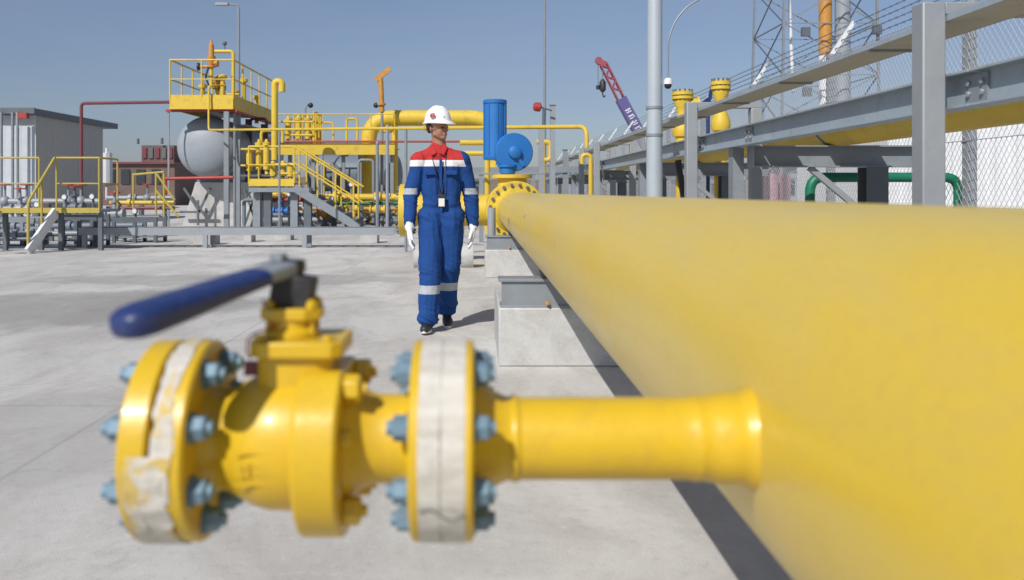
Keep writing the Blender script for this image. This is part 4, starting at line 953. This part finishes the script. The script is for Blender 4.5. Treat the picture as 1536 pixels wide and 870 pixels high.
# tray
m = MB(); m.box(2.262, 2.272, 1.5, 31, 1.970, 1.999); m.build('tray_side', 'galv_beam', rk)
m = MB(); m.box(2.525, 2.535, 1.5, 31, 1.970, 1.999); m.build('tray_side', 'galv', rk)
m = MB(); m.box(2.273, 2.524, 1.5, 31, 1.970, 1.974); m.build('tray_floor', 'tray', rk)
m = MB()
for i in range(5): m.path([(2.31+.04*i+.008*math.sin(k*.8+i), 1.5+k*1.2, 1.984+.002*math.sin(k+i*2)) for k in range(25)], .009, 6)
m.build('cable', 'black', rk)
y = 2.0
while y < 31: MB().box(2.275, 2.52, y, y+.03, 1.956, 1.969).build('tray_bracket', 'galv', rk); y += 1.5
# main channel beam
m = MB()
for a, b_ in ((1.0, 4.02), (4.03, 8.95), (8.96, 16.0), (16.01, 22), (22.01, 30.2)): m.ibeam((2.34, a, 1.6325), (2.34, b_, 1.6325), .12, .17, .011)
m.build('main_beam', 'galv_beam', rk)
for y in (4.03, 7.4, 8.95, 16):
    m = MB(); m.box(2.322, 2.334, y-.09, y+.09, 1.565, 1.695); pl = m.build('splice_plate', 'galv', rk)
    for dy in (-.055, .055):
        for dz in (-.025, .025): m = MB(); hexnut(m, (2.321, y+dy, 1.632+dz), (-1,0,0), .014, .012); m.build('bolt', 'galv_light', pl)
# cross beams with columns
for y in (3.4, 7.7, 12.2, 16.6, 21, 26):
    m = MB(); m.ibeam((2.44, y, 1.46), (4.1, y, 1.46), .17, .19, .012); m.build('cross_beam', 'galv', rk)
    m = MB(); m.add([(2.43, y-.09, 1.555), (2.43, y+.09, 1.555), (2.43, y+.09, 1.365), (2.43, y-.09, 1.365), (2.438, y-.09, 1.555), (2.438, y+.09, 1.555), (2.438, y+.09, 1.365), (2.438, y-.09, 1.365)], [(0,1,2,3), (7,6,5,4), (0,4,5,1), (1,5,6,2), (2,6,7,3), (3,7,4,0)]); m.build('end_plate', 'galv_light', rk)
    m = MB(); m.ibeam((3.52, y, 0), (3.52, y, 1.364), .19, .19, .012, (0,1,0)); m.build('column', 'steel_dark', rk)
    if y > 4: m = MB(); m.bar((2.38, y+.25, 0), (2.38, y+.25, 1.545), .10, .14, (0,1,0)); m.build('column', 'galv', rk)
    m = MB(); m.bar((2.95, y-.02, 1.36), (3.44, y-.02, .95), .05, .05); m.build('knee_brace', 'galv_light', rk)
m = MB(); m.bar(W(1017, 240, 11.8), W(1030, 330, 11.8), .07, .07, (0,1,0)); m.build('diagonal_brace', 'black', rk)
# overhead yellow pipe
op = thing('overhead_pipe', 'yellow pipe lying on the rack cross beams, just behind the galvanised main beam', 'pipe', (3.2, 12, 0))
m = MB(); m.lathe([(0, .197), (30, .197)], (3.2, .5, 1.745), (0,1,0), 40); m.build('pipe', 'yellow_far', op)
for y in (3.4, 7.7, 12.2): m = MB(); m.lathe([(0, .203), (.05, .203)], (3.2, y-.025, 1.745), (0,1,0), 32); m.build('clamp', 'steel_dark', op)
# green hose pipe
m = MB(); Y = 8.25; m.path([W(1215, 420, Y), W(1215, 266, Y), W(1438, 266, Y), W(1438, 420, Y)], .046, 18, bend=.14, seg=8)
tag(m.build('green_pipe', 'green', None, org=W(1215, 430, Y)), 'green pipe bent into an upside-down U behind the rack posts', 'pipe')
# cross piece beyond the big valve (grey beam)
m = MB(); m.bar(W(703, 256, 19.5), W(868, 254, 19.5), .08, .14); m.bar((XX(800, 19.5), 19.55, 0), (XX(800, 19.5), 19.55, ZZ(258, 19.5)), .1, .1, (0,1,0)); m.bar((XX(722, 19.5), 19.55, 0), (XX(722, 19.5), 19.55, ZZ(258, 19.5)), .1, .1, (0,1,0)); m.bar((XX(848, 19.5), 19.55, 0), (XX(848, 19.5), 19.55, ZZ(258, 19.5)), .1, .1, (0,1,0))
tag(m.build('cross_frame', 'galv', None, org=(XX(790, 19.5), 19.5, 0)), 'grey steel goalpost frame crossing behind the blue actuator to the pipe rack', 'steel frame')
for px, pt, Y, lab, c in ((812, 190, 16, 'slim grey post just right of the blue gear housing', 'galv_light'), (829, 158, 17, 'taller grey post beneath the red warning light', 'galv_light'), (848, 225, 20, 'short grey post at the left end of the pipe rack', 'galv')):
    m = MB(); m.bar((XX(px, Y), Y, 0), (XX(px, Y), Y, ZZ(pt, Y)), .10, .10, (0,1,0)); m.box(XX(px, Y)-.07, XX(px, Y)+.07, Y-.07, Y+.07, ZZ(pt, Y), ZZ(pt, Y)+.02)
    tag(m.build('steel_post', c, None, org=(XX(px, Y), Y, 0)), lab, 'post')
t = thing('warning_beacon', 'red warning light on a short arm beside the tall grey post', 'beacon', W(820, 240, 16.8))
m = MB(); m.path([W(828, 166, 16.8), W(812, 161, 16.8)], .018, 6); m.path([W(816, 163, 16.8), W(815, 190, 16.8)], .03, 6); m.build('arm', 'steel_dark', t)
m = MB(); m.lathe([(0, .05), (.02, .09), (.12, .09), (.16, .05)], W(812, 161, 16.8), (-1,0,.1), 14); m.build('lamp', 'red', t)
# yellow bottle-shaped valves behind rack
def bottle(px, pt, pb, Y, wpx, label, bulge):
    t = thing('launcher_valve', label, 'valve', (XX(px, Y), Y, 0)); x = XX(px, Y); r = wpx/2*Y/F; z1 = ZZ(pt, Y); z0 = ZZ(pb, Y); H = z1-z0
    m = MB(); m.lathe([(0, r*1.05), (H*.08, r*1.2), (H*.2, r*1.15), (H*.38, r*.75), (H*.5, r*.62), (H*.6, r*.7), (H*.72, r*1.0), (H*.80, r*1.0)], (x, Y, z0), (0,0,1), 28); m.build('body', 'yellow_far', t)
    m = MB(); m.lathe([(H*.80, r*1.22), (H*.86, r*1.22)], (x, Y, z0), (0,0,1), 28); m.lathe([(H*.885, r*1.22), (H*.95, r*1.22), (H, r*.5)], (x, Y, z0), (0,0,1), 28); fl_ = m.build('flange', 'yellow_far', t)
    for k in range(12):
        a = 2*PI*k/12; p = Vector((x+math.cos(a)*r*1.08, Y+math.sin(a)*r*1.08, z0+H*.78)); m = MB(); m.cyl(p, p+Vector((0,0,H*.23)), .014, n=6); m.build('stud', 'steel_dark', fl_)
    m = MB(); m.cyl((x, Y, 0), (x, Y, z0+.002), r*.8, n=20); m.build('riser', 'yellow_far', t)
    if bulge:
        m = MB(); m.lathe([(0, r*.75), (r*1.6, r*.75), (r*1.6, r*1.0), (r*1.85, r*1.0)], (x, Y, z0+H*.66), (1,-.1,.05), 20); m.build('side_nozzle', 'yellow_far', t)
    return t
bottle(1024, 135, 205, 14.2, 26, 'wider yellow bottle-shaped valve with a side nozzle, nearer the lamp post', True)
bottle(1081, 119, 196, 12.6, 24, 'slimmer yellow bottle-shaped valve, right of the wider one behind the tray', False)
m = MB(); m.bar(W(1064, 150, 13.2), W(1070, 122, 13.2), .05, .05); m.bar(W(1055, 158, 13.2), W(1064, 150, 13.2), .06, .1); m.cyl(W(1062, 330, 13.2), W(1062, 152, 13.2), .03, n=8)
tag(m.build('gauge_post', 'grip', None, org=(XX(1062, 13.2), 13.2, 0)), 'dark blue slanted bracket between the two yellow bottle valves', 'bracket')

# ------------------------------------------------------------------ lamp posts
lp = thing('lamp_post', 'thick grey steel lamp post standing right behind the yellow pipe', 'lamp post', (XX(981, 9.5), 9.5, 0))
m = MB(); m.cyl((XX(981, 9.5), 9.5, 0), (XX(984.5, 9.5), 9.5, 9), .0935, .055, 32); m.build('pole', 'pole', lp)
m = MB(); m.lathe([(0, .17), (.02, .17)], (XX(981, 9.5), 9.5, .0), (0,0,1), 4, rot=.5); m.build('base_plate', 'galv', lp)
m = MB(); m.path([(XX(984.5, 9.5), 9.5, 8.9), (XX(984.5, 9.5)+.1, 9.5, 9.4), (XX(984.5, 9.5)+1.2, 9.5, 9.5)], .03, 8, bend=.3); m.box(XX(984.5, 9.5)+1.1, XX(984.5, 9.5)+1.7, 9.38, 9.62, 9.44, 9.54); m.build('lamp_head', 'galv', lp)
for k, z in enumerate((1.75, 2.05)):
    m = MB(); m.lathe([(0, .093), (.03, .093)], (XX(981.4, 9.5), 9.5, z), (0,0,1), 24); m.build('clamp', 'galv', lp)
dc = thing('dome_camera', 'white dome camera hanging from a thin curved bracket, right of the lamp post', 'camera', W(1002, 123, 9.5))
m = MB(); m.path([W(1002, 118, 9.5), W(1002, 60, 9.5), W(1012, 32, 9.5), W(1030, 10, 9.5), W(1052, -3, 9.5), W(1078, -18, 9.5), W(1080, -45, 9.5), W(1040, -70, 9.5), W(986, -75, 9.5)], .011, 8, bend=.08); m.build('bracket', 'galv', dc)
m = MB(); m.lathe([(0, .02), (.02, .045), (.07, .05)], W(1002, 117, 9.5), (0,0,-1), 20); m.build('housing', 'white', dc)
m = MB(); m.sphere(W(1002, 128, 9.5), .04); m.build('dome', 'black', dc)
def mast(px, Y, ztop, r, label, arm=None):
    t = thing('light_mast', label, 'mast', (XX(px, Y), Y, 0)); m = MB(); m.cyl((XX(px, Y), Y, 0), (XX(px, Y), Y, ztop), r, r*.6, 10); m.build('pole', 'galv', t)
    m = MB(); x = XX(px, Y); m.path([(x, Y, ztop-.02), (x-.05, Y, ztop+.15), (x-(arm or .5), Y, ztop+.2)], r*.5, 6, bend=.1); m.build('arm', 'galv', t)
    m = MB(); m.box(x-(arm or .5)-.5, x-(arm or .5)+.05, Y-.12, Y+.12, ztop+.13, ztop+.24); m.build('lamp_head', 'galv_light', t)
mast(358, 38, ZZ(4, 38)-.25, .09, 'tall thin grey mast with a small lamp, behind the tank platform')
mast(817, 34, ZZ(-30, 34), .07, 'very thin tall mast rising behind the red warning light')
for px, a, Y, lab in ((470, 160, 30, 'first short floodlight pole on the gantry, nearest the gooseneck vent'),):
    t = thing('floodlight_pole', lab, 'floodlight', W(px, 240, Y)); m = MB(); m.cyl(W(458, 215, Y), W(458, 162, Y), .03, n=6); m.path([W(458, 163, Y), W(462, 156, Y), W(466, 157, Y)], .03, 6); m.build('pole', 'galv', t); m = MB(); m.sphere(W(466, 158, Y), .09); m.build('lamp', 'black', t)

# ------------------------------------------------------------------ chain link fence
FX = 4.6; fz = 2.93; sp_ = 3.17; y0f = 1.75
fe = thing('chain_link_fence', 'chain-link security fence with slanted white barbed-wire arms behind the pipe rack', 'fence', (FX, 20, 0))
NP = 15
wire = paint('fence_wire', (.45, .47, .50), .45, .3, dirt_amt=.2)
for k in range(NP+1):
    y = y0f+k*sp_
    m = MB(); m.bar((FX, y, 0), (FX, y, fz), .09, .09, (0,1,0)); pst = m.build('post', 'galv_light', fe)
    m = MB(); m.bar((FX, y, fz-.02), (FX+.30, y, fz+.42), .045, .05, (0,1,0)); m.build('barb_arm', 'white', pst)
for k in range(NP):
    ya = y0f+k*sp_; yb = ya+sp_; m = MB(); p = .075 if k < 5 else (.11 if k < 9 else .2); z0, z1 = .05, fz-.03; r = .0028 if k < 5 else .0042
    L = yb-ya; Hh = z1-z0; sl = 1.25
    def seg(a, b_):
        # square wire
        a = Vector(a); b_ = Vector(b_); d_ = (b_-a).normalized(); u = Vector((r,0,0)); w_ = d_.cross(Vector((1,0,0)))*r
        m.add([a+u, a+w_, a-u, a-w_, b_+u, b_+w_, b_-u, b_-w_], [(0,1,5,4), (1,2,6,5), (2,3,7,6), (3,0,4,7)])
    i = -int(Hh/sl/p)-1
    while i*p < L:
        yy = i*p
        # up-right wire: y = yy + (z-z0)/sl
        za = z0+max(0, -yy)*sl; zb = min(z1, z0+(L-yy)*sl)
        if zb > za: seg((FX-.05, ya+yy+(za-z0)/sl, za), (FX-.05, ya+yy+(zb-z0)/sl, zb)); seg((FX-.046, yb-yy-(za-z0)/sl, za), (FX-.046, yb-yy-(zb-z0)/sl, zb))
        i += 1
    m.build('mesh_panel', wire, fe, smooth=0)
m = MB()
for z in (.3, 1.0, 1.62, 2.25, fz-.05): m.cyl((FX-.055, y0f, z), (FX-.055, y0f+NP*sp_, z), .004, n=5)
m.build('tension_wire', wire, fe)
for k in range(4):
    f_ = .15+.27*k; m = MB(); x = FX+.30*f_; z = fz+.42*f_
    m.cyl((x, y0f, z), (x, y0f+NP*sp_, z), .005, n=5); y = y0f
    while y < y0f+20: m.bar((x-.015, y, z-.015), (x+.015, y+.01, z+.015), .004, .004); m.bar((x+.015, y, z-.015), (x-.015, y+.01, z+.015), .004, .004); y += .16
    m.build('barbed_wire', 'steel_dark', fe)
# white building behind the fence
wbd = thing('white_building', 'bright white ribbed metal building behind the chain-link fence at the right', 'building', (10, 15, 0))
cladding('x', XX(1332, 14), 16, 14, .1, ZZ(158, 14), -1, .35).build('front_wall', 'white', wbd, smooth=0)
m = MB(); m.box(XX(1332, 14)+.01, 16, 14.03, 18, .05, ZZ(158, 14)-.01); m.build('core', 'white', wbd)
m = MB(); m.box(XX(1332, 14)-.05, 16.1, 13.9, 18.1, ZZ(158, 14), ZZ(158, 14)+.06); m.build('roof', 'galv', wbd)
# pink cylinders
for i, (px, lab) in enumerate(((1137, 'leftmost of the three pink gas cylinders under the big cross beam'), (1157, 'middle one of the three pink gas cylinders under the big cross beam'), (1176, 'rightmost of the three pink gas cylinders, half behind a fence post'))):
    Y = 15.2+.15*i; m = MB(); m.lathe([(0, .115), (1.40, .115), (1.46, .085), (1.47, .04), (1.47, .03), (1.53, .03)], (XX(px, Y), Y, 0), (0,0,1), 20); tag(m.build('gas_cylinder', 'pink', None, org=(XX(px, Y), Y, 0)), lab, 'gas cylinder', 'pink gas cylinders')

# ------------------------------------------------------------------ lattice tower
lt = thing('lattice_tower', 'tall grey steel lattice tower beyond the fence, running out of the top of the picture', 'tower', (XX(1240, 26), 27, 0))
TY = 26.0; tw = (XX(1322, TY)-XX(1170, TY)); tx0 = XX(1170, TY); ht = 13
def tp(ix, iy, z): k = 1-.012*z; cx_ = tx0+tw/2; return Vector((cx_+(ix-.5)*tw*k, TY+iy*tw*k, z))
for ix in (0, 1):
    for iy in (0, 1): m = MB(); m.bar(tp(ix, iy, 0), tp(ix, iy, ht), .07, .07, (0,1,0)); m.build('leg', 'galv', lt)
for fi, (a, b_) in enumerate((((0,0),(1,0)), ((1,0),(1,1)), ((0,1),(1,1)), ((0,0),(0,1)))):
    m = MB(); z = 0; dz = 1.55
    while z < ht-dz:
        m.bar(tp(*a, z), tp(*b_, z+dz), .032, .032); m.bar(tp(*b_, z), tp(*a, z+dz), .032, .032); m.bar(tp(*a, z+dz), tp(*b_, z+dz), .032, .032); z += dz
    m.build('bracing', 'galv' if fi % 2 == 0 else 'steel_dark', lt)
for px, py in ((1208, 48), (1210, 138), (1315, 45)):
    m = MB(); p = W(px, py, 25.8); m.box(p.x-.12, p.x+.12, 25.7, 25.85, p.z-.13, p.z+.13); m.build('junction_box', 'steel_dark', lt)
m = MB(); m.cyl(W(1190, 140, 26.5), W(1183, -20, 26.5), .05, n=8); m.build('white_conduit', 'white', lt)
fs_ = thing('flare_stack', 'orange and white banded stack standing inside the lattice tower', 'stack', (XX(1238, 27.5), 27.5, 0))
for z0_, z1_, c in ((0, ZZ(84, 27.5), 'white'), (ZZ(84, 27.5), ZZ(-60, 27.5), 'orange')):
    m = MB(); m.cyl((XX(1238, 27.5), 27.5, z0_+.001), (XX(1238, 27.5), 27.5, z1_), .20, n=24); m.build('band', c, fs_)
m = MB(); m.cyl((XX(1264, 28), 28, 0), (XX(1264, 28), 28, 12.5), .24, n=24)
tag(m.build('riser_column', 'tankgrey', None, org=(XX(1264, 28), 28, 0)), 'grey green vertical pipe column right beside the orange stack', 'stack')

# ------------------------------------------------------------------ mobile crane
cr = thing('mobile_crane', 'crane in the distance with a red and purple telescopic boom leaning left', 'crane', W(985, 330, 80))
Yc = 80
P_ = [W(905, 96, Yc), W(931, 148, Yc), W(957, 193, Yc), W(985, 248, Yc)]
m = MB(); m.bar(P_[1]+Vector((0,0,0)), P_[3], .95, 1.0, (0,1,0)); bo = m.build('boom', 'purple', cr)
# white lettering-like marks, illegible in the photograph
dd = (P_[3]-P_[1]).normalized(); nn_ = Vector((-dd.z, 0, dd.x))
for k in range(6):
    p = P_[1]+dd*(1.2+k*.62)+Vector((0, -.53, 0)); q = MB(); q.bar(p-nn_*.26, p+nn_*.26, .12, .03, (0,1,0)); q.bar(p+dd*.24-nn_*.24, p+dd*.24+nn_*(.1 if k % 2 else .24), .09, .03, (0,1,0)); q.bar(p+nn_*(.22 if k % 2 else 0), p+dd*.24+nn_*(.22 if k % 2 else 0), .09, .03, (0,1,0))
    q.build('lettering', 'white', bo)
m = MB(); 
for s in (-.3, .3):
    for t_ in (-.3, .3): m.bar(P_[0]+nn_*s+Vector((0,t_,0)), P_[1]+nn_*s+Vector((0,t_,0)), .12, .12)
LL = (P_[1]-P_[0]).length; k = 0
while k*.6 < LL-.6:
    a = P_[0]+dd*k*.6; b_ = a+dd*.6; sgn = 1 if k % 2 else -1
    for t_ in (-.3, .3): m.bar(a+nn_*.3*sgn+Vector((0,t_,0)), b_-nn_*.3*sgn+Vector((0,t_,0)), .10, .10)
    k += 1
m.build('jib', 'crane_red', cr)
m = MB(); m.bar(W(897, 92, Yc), W(909, 97, Yc), .5, .5); m.lathe([(-.1, .35), (.1, .35)], W(898, 91, Yc), (0,1,0), 14); m.build('boom_head', 'crane_red', cr)
m = MB(); m.cyl(W(897, 92, Yc), W(897, 134, Yc), .035, n=5); m.cyl(W(904, 96, Yc), W(904, 128, Yc), .035, n=5); m.build('hoist_rope', 'steel_dark', cr)
m = MB(); m.lathe([(0, .15), (.2, .3), (.9, .3), (1.2, .1)], W(904, 138, Yc), (0,0,1), 10); m.path([W(904, 138, Yc), W(904, 143, Yc), W(906, 146, Yc), W(908, 143, Yc)], .06, 6, bend=.1); m.build('hook_block', 'black', cr)
m = MB(); m.cyl(W(897, 134, Yc), W(897, 128, Yc), .18, n=8); m.build('weight', 'black', cr)
bx = XX(985, Yc)
m = MB(); m.box(bx-4, bx+4.5, Yc-1.3, Yc+1.3, .9, 1.9); m.build('chassis', 'crane_red', cr, bevel=.05)
m = MB(); m.box(bx-1.5, bx+2, Yc-1.2, Yc+1.2, 2.0, 3.4); m.build('slewing_deck', 'purple', cr, bevel=.1)
m = MB(); m.box(bx-3.9, bx-2.2, Yc-1.2, Yc+1.2, 1.9, 3.3); cc = m.build('cab', 'purple', cr, bevel=.1)
m = MB(); m.box(bx-3.6, bx-2.5, Yc-1.23, Yc-1.19, 2.5, 3.1); m.build('window', 'glass', cc)
for i in range(4):
    for s in (-1, 1): m = MB(); m.lathe([(-.2, .5), (-.15, .58), (.15, .58), (.2, .5)], (bx-3.2+i*2.1, Yc+s*1.25, .58), (0,1,0), 20); m.build('wheel', 'rubber', cr)

# ------------------------------------------------------------------ small plant equipment among the low pipes
random.seed(21)
def stand(x, y, h, col='galv', gcol='white'):
    t = thing('instrument_stand', 'small steel instrument stand with a round gauge among the low pipes', 'instrument', (x, y, 0), 'instrument stands among the low pipes')
    m = MB(); m.cyl((x, y, 0), (x, y, h), .03, n=8); m.box(x-.12, x+.12, y-.12, y+.12, 0, .015); m.build('stanchion', col, t)
    m = MB(); m.lathe([(0, .07), (.05, .075), (.06, .06)], (x, y-.03, h+.04), (0,-1,0), 14); g_ = m.build('gauge', 'steel_dark', t)
    m = MB(); m.lathe([(0, .055), (.003, .055)], (x, y-.092, h+.04), (0,-1,0), 14); m.build('dial', gcol, g_)
for k in range(10): stand(XX(392+21*k+random.uniform(-5, 5), 25), 24.9+random.uniform(0, 1.6), random.uniform(.7, 1.35), random.choice(['galv', 'steel_dark']))
for k in range(6): stand(XX(10+38*k, 20.5), 20.6+random.uniform(0, 1.6), random.uniform(.6, 1.0), random.choice(['galv', 'steel_dark']))
def spoolvalve(px, Y, h, col, lab, wheel='red'):
    t = thing('gate_valve', lab, 'valve', (XX(px, Y), Y, 0)); x = XX(px, Y)
    m = MB(); m.lathe([(0, .14), (.05, .14), (.05, .08), (.12, .08), (.16, .13), (.30, .13), (.34, .08), (.41, .08), (.41, .14), (.46, .14)], (x-.23, Y, h), (1,0,0), 16); m.lathe([(0, .06), (.2, .05), (.22, .10), (.26, .10), (.26, .04), (.5, .02)], (x, Y, h+.06), (0,0,1), 12); m.build('body', col, t)
    m = MB(); m.lathe([(0, .13), (.03, .13)], (x, Y, h+.5), (0,0,1), 16); m.build('handwheel', wheel, t)
    m = MB(); m.box(x-.05, x+.05, Y-.05, Y+.05, 0, h-.1); m.build('stand', 'steel_dark', t)
for px, Y, h, c, lab in ((421, 26.2, .55, 'blue', 'blue gate valve low down, below the stair landing'), (487, 25.2, .5, 'orange', 'orange gate valve low down, under the stair flight'), (521, 24.9, .42, 'yellow_far', 'yellow gate valve by the foot of the stairs'), (566, 25.1, .62, 'yellow_far', 'yellow gate valve between the stair foot and the walker'), (584, 24.8, .3, 'steel_dark', 'dark gate valve close to the slab, nearest the walker'),
                         (30, 21.5, .7, 'galv_light', 'pale grey gate valve at the far left in front of the cabin'), (112, 21.5, .75, 'steel_dark', 'dark gate valve behind the crossover rail'), (172, 21, .6, 'galv_light', 'pale gate valve just right of the crossover')):
    spoolvalve(px, Y, h, c, lab)
for i, (px0, px1, py, Y, r_, c, lab) in enumerate(((378, 470, 300, 28.9, .07, 'red', 'red pipe at knee height behind the landing columns'), (385, 600, 330, 27.6, .09, 'galv_light', 'pale pipe nearest the slab behind the stairs'), (484, 600, 305, 25.2, .05, 'green', 'thin green pipe below the yellow horizontal pipe'))):
    lowpipe([W(px0, py, Y), W(px1, py, Y)], r_, c, lab, fl=(.3, .7))
for px, a, b_, Y, c in ((352, 170, 335, 27.0, 'galv'), (483, 232, 335, 27, 'galv_light'), (566, 215, 338, 24.2, 'galv'), (581, 190, 338, 23.4, 'galv_light')):
    m = MB(); m.cyl(W(px, b_, Y)*1.0, W(px, a, Y), .045, n=8); p = W(px, a, Y); m.sphere(p, .055); q = Vector((p.x, p.y, 0)); m.cyl(q, W(px, b_, Y), .045, n=8); m.box(p.x-.12, p.x+.12, Y-.12, Y+.12, 0, .02)
    tag(m.build('conduit_post', c, None, org=q), {352: 'thin grey conduit post squeezed between the two tall tank columns', 483: 'pale conduit post behind the stair handrail', 566: 'thin grey conduit post right of the stair foot', 581: 'pale conduit post nearest the walker\'s shoulder'}[px], 'post')

random.seed(5)
# filter skids: groups of upright yellow vessels with their pipework on the gantry end
def filterset(px, pyt, pyb, Y, w_, lab, n=3, col='yellow_far'):
    t = thing('filter_skid', lab, 'filter', W(px, pyb, Y)); z0 = ZZ(pyb, Y); z1 = ZZ(pyt, Y); H = z1-z0; x = XX(px, Y)
    for i in range(n):
        xx = x+(i-(n-1)/2)*w_; h = H*random.uniform(.78, 1)
        m = MB(); m.lathe([(0, .05), (h*.12, .05), (h*.14, .10), (h*.8, .10), (h*.82, .13), (h*.9, .13), (h*.92, .06), (h, .04)], (xx, Y+random.uniform(-.2, .2), z0), (0,0,1), 14); m.build('vessel', col, t)
    for f_ in (.25, .7):
        m = MB(); m.cyl((x-n*w_*.6, Y-.16, z0+H*f_), (x+n*w_*.6, Y-.16, z0+H*f_), .035, n=8); m.build('header', col, t)
    m = MB(); m.box(x-n*w_*.6, x+n*w_*.6, Y-.25, Y+.25, z0-.06, z0); m.build('skid', 'steel_dark', t)
    return t
filterset(446, 170, 214, 28.8, .32, 'cluster of upright yellow filters on the left end of the gantry', 3)
filterset(388, 208, 262, 26.8, .28, 'yellow upright fittings crowded behind the stair landing, beside the tank', 3)
filterset(424, 238, 268, 25.2, .26, 'short yellow filters behind the landing railing', 3)
filterset(505, 288, 330, 26.4, .30, 'yellow filter pots under the stair flight', 3)
filterset(548, 290, 334, 27.2, .34, 'yellow and rusty filter pots between the stairs and the walker', 2, 'orange')
filterset(344, 132, 166, 28.4, .3, 'yellow fittings standing in the middle of the high platform', 2)
def piperun(px_pts, Y, r_, c, lab, bend=.12):
    m = MB(); p = [W(a, b_, Y) for a, b_ in px_pts]; m.path(p, r_, 10, bend=bend)
    tag(m.build('process_pipe', c, None, org=Vector((p[0].x, Y, 0))), lab, 'pipe', )
piperun([(366, 338), (366, 300), (392, 300), (392, 338)], 26.0, .06, 'tankdark', 'slate pipe hoop low behind the twin tank columns')
piperun([(405, 335), (405, 292), (436, 292), (436, 335)], 26.6, .07, 'yellow_far', 'yellow pipe hoop under the stair landing')
piperun([(478, 335), (478, 246), (500, 246), (500, 338)], 27.4, .045, 'galv_light', 'pale pipe hoop in front of the dark tank, left half')
piperun([(538, 338), (538, 240), (560, 240), (560, 338)], 27.0, .045, 'galv', 'grey pipe hoop in front of the dark tank, right half')
piperun([(392, 245), (392, 196), (424, 196), (424, 214)], 27.2, .05, 'yellow_far', 'narrow yellow pipe hoop beside the gooseneck vent')
piperun([(470, 214), (470, 184), (500, 184), (500, 214)], 28.7, .035, 'yellow_far', 'narrow yellow pipe hoop on the gantry deck, left of its centre')
piperun([(520, 214), (520, 178), (536, 178), (536, 214)], 28.9, .04, 'yellow_far', 'narrow yellow pipe hoop on the gantry deck, left of the arched pipe')
piperun([(376, 262), (376, 178), (400, 178), (400, 262)], 29.2, .05, 'maroon', 'maroon pipe hoop in the shade behind the high platform')
# cable trays and conduits fixed under the high platform
m = MB(); m.bar((XX(362, 27), 27.0, 3.2), (XX(400, 30), 30.5, 3.2), .35, .06)
tag(m.build('cable_ladder', 'steel_dark', None, org=(XX(362, 27), 27, 3.2)), 'dark cable ladder slung under the right side of the high platform', 'cable rack')
# low grey frames and scrap at the far left
for i, (px0, px1, pyt, Y, c, lab) in enumerate(((-30, 52, 330, 18.2, 'galv', 'low grey frame under the left half of the crossover walkway'), (92, 146, 326, 18.0, 'steel_dark', 'dark low frame under the right half of the crossover walkway'), (168, 236, 330, 19.4, 'steel_dark', 'dark low frame between the crossover and the low rack'))):
    t = thing('pipe_stand', lab, 'support', (XX((px0+px1)/2, Y), Y, 0)); z = ZZ(pyt, Y)
    for dy in (0, .6):
        m = MB(); m.bar((XX(px0, Y), Y+dy, z), (XX(px1, Y), Y+dy, z), .07, .10); m.build('beam', c, t)
        for f_ in (.04, .5, .96): x = XX(px0, Y)+(XX(px1, Y)-XX(px0, Y))*f_; m = MB(); m.bar((x, Y+dy, 0), (x, Y+dy, z-.05), .07, .07, (0,1,0)); m.build('leg', c, t)
    m = MB(); m.bar((XX(px0, Y), Y+.3, .12), (XX(px1, Y), Y+.3, .12), .5, .03); m.build('shelf', 'galv', t)
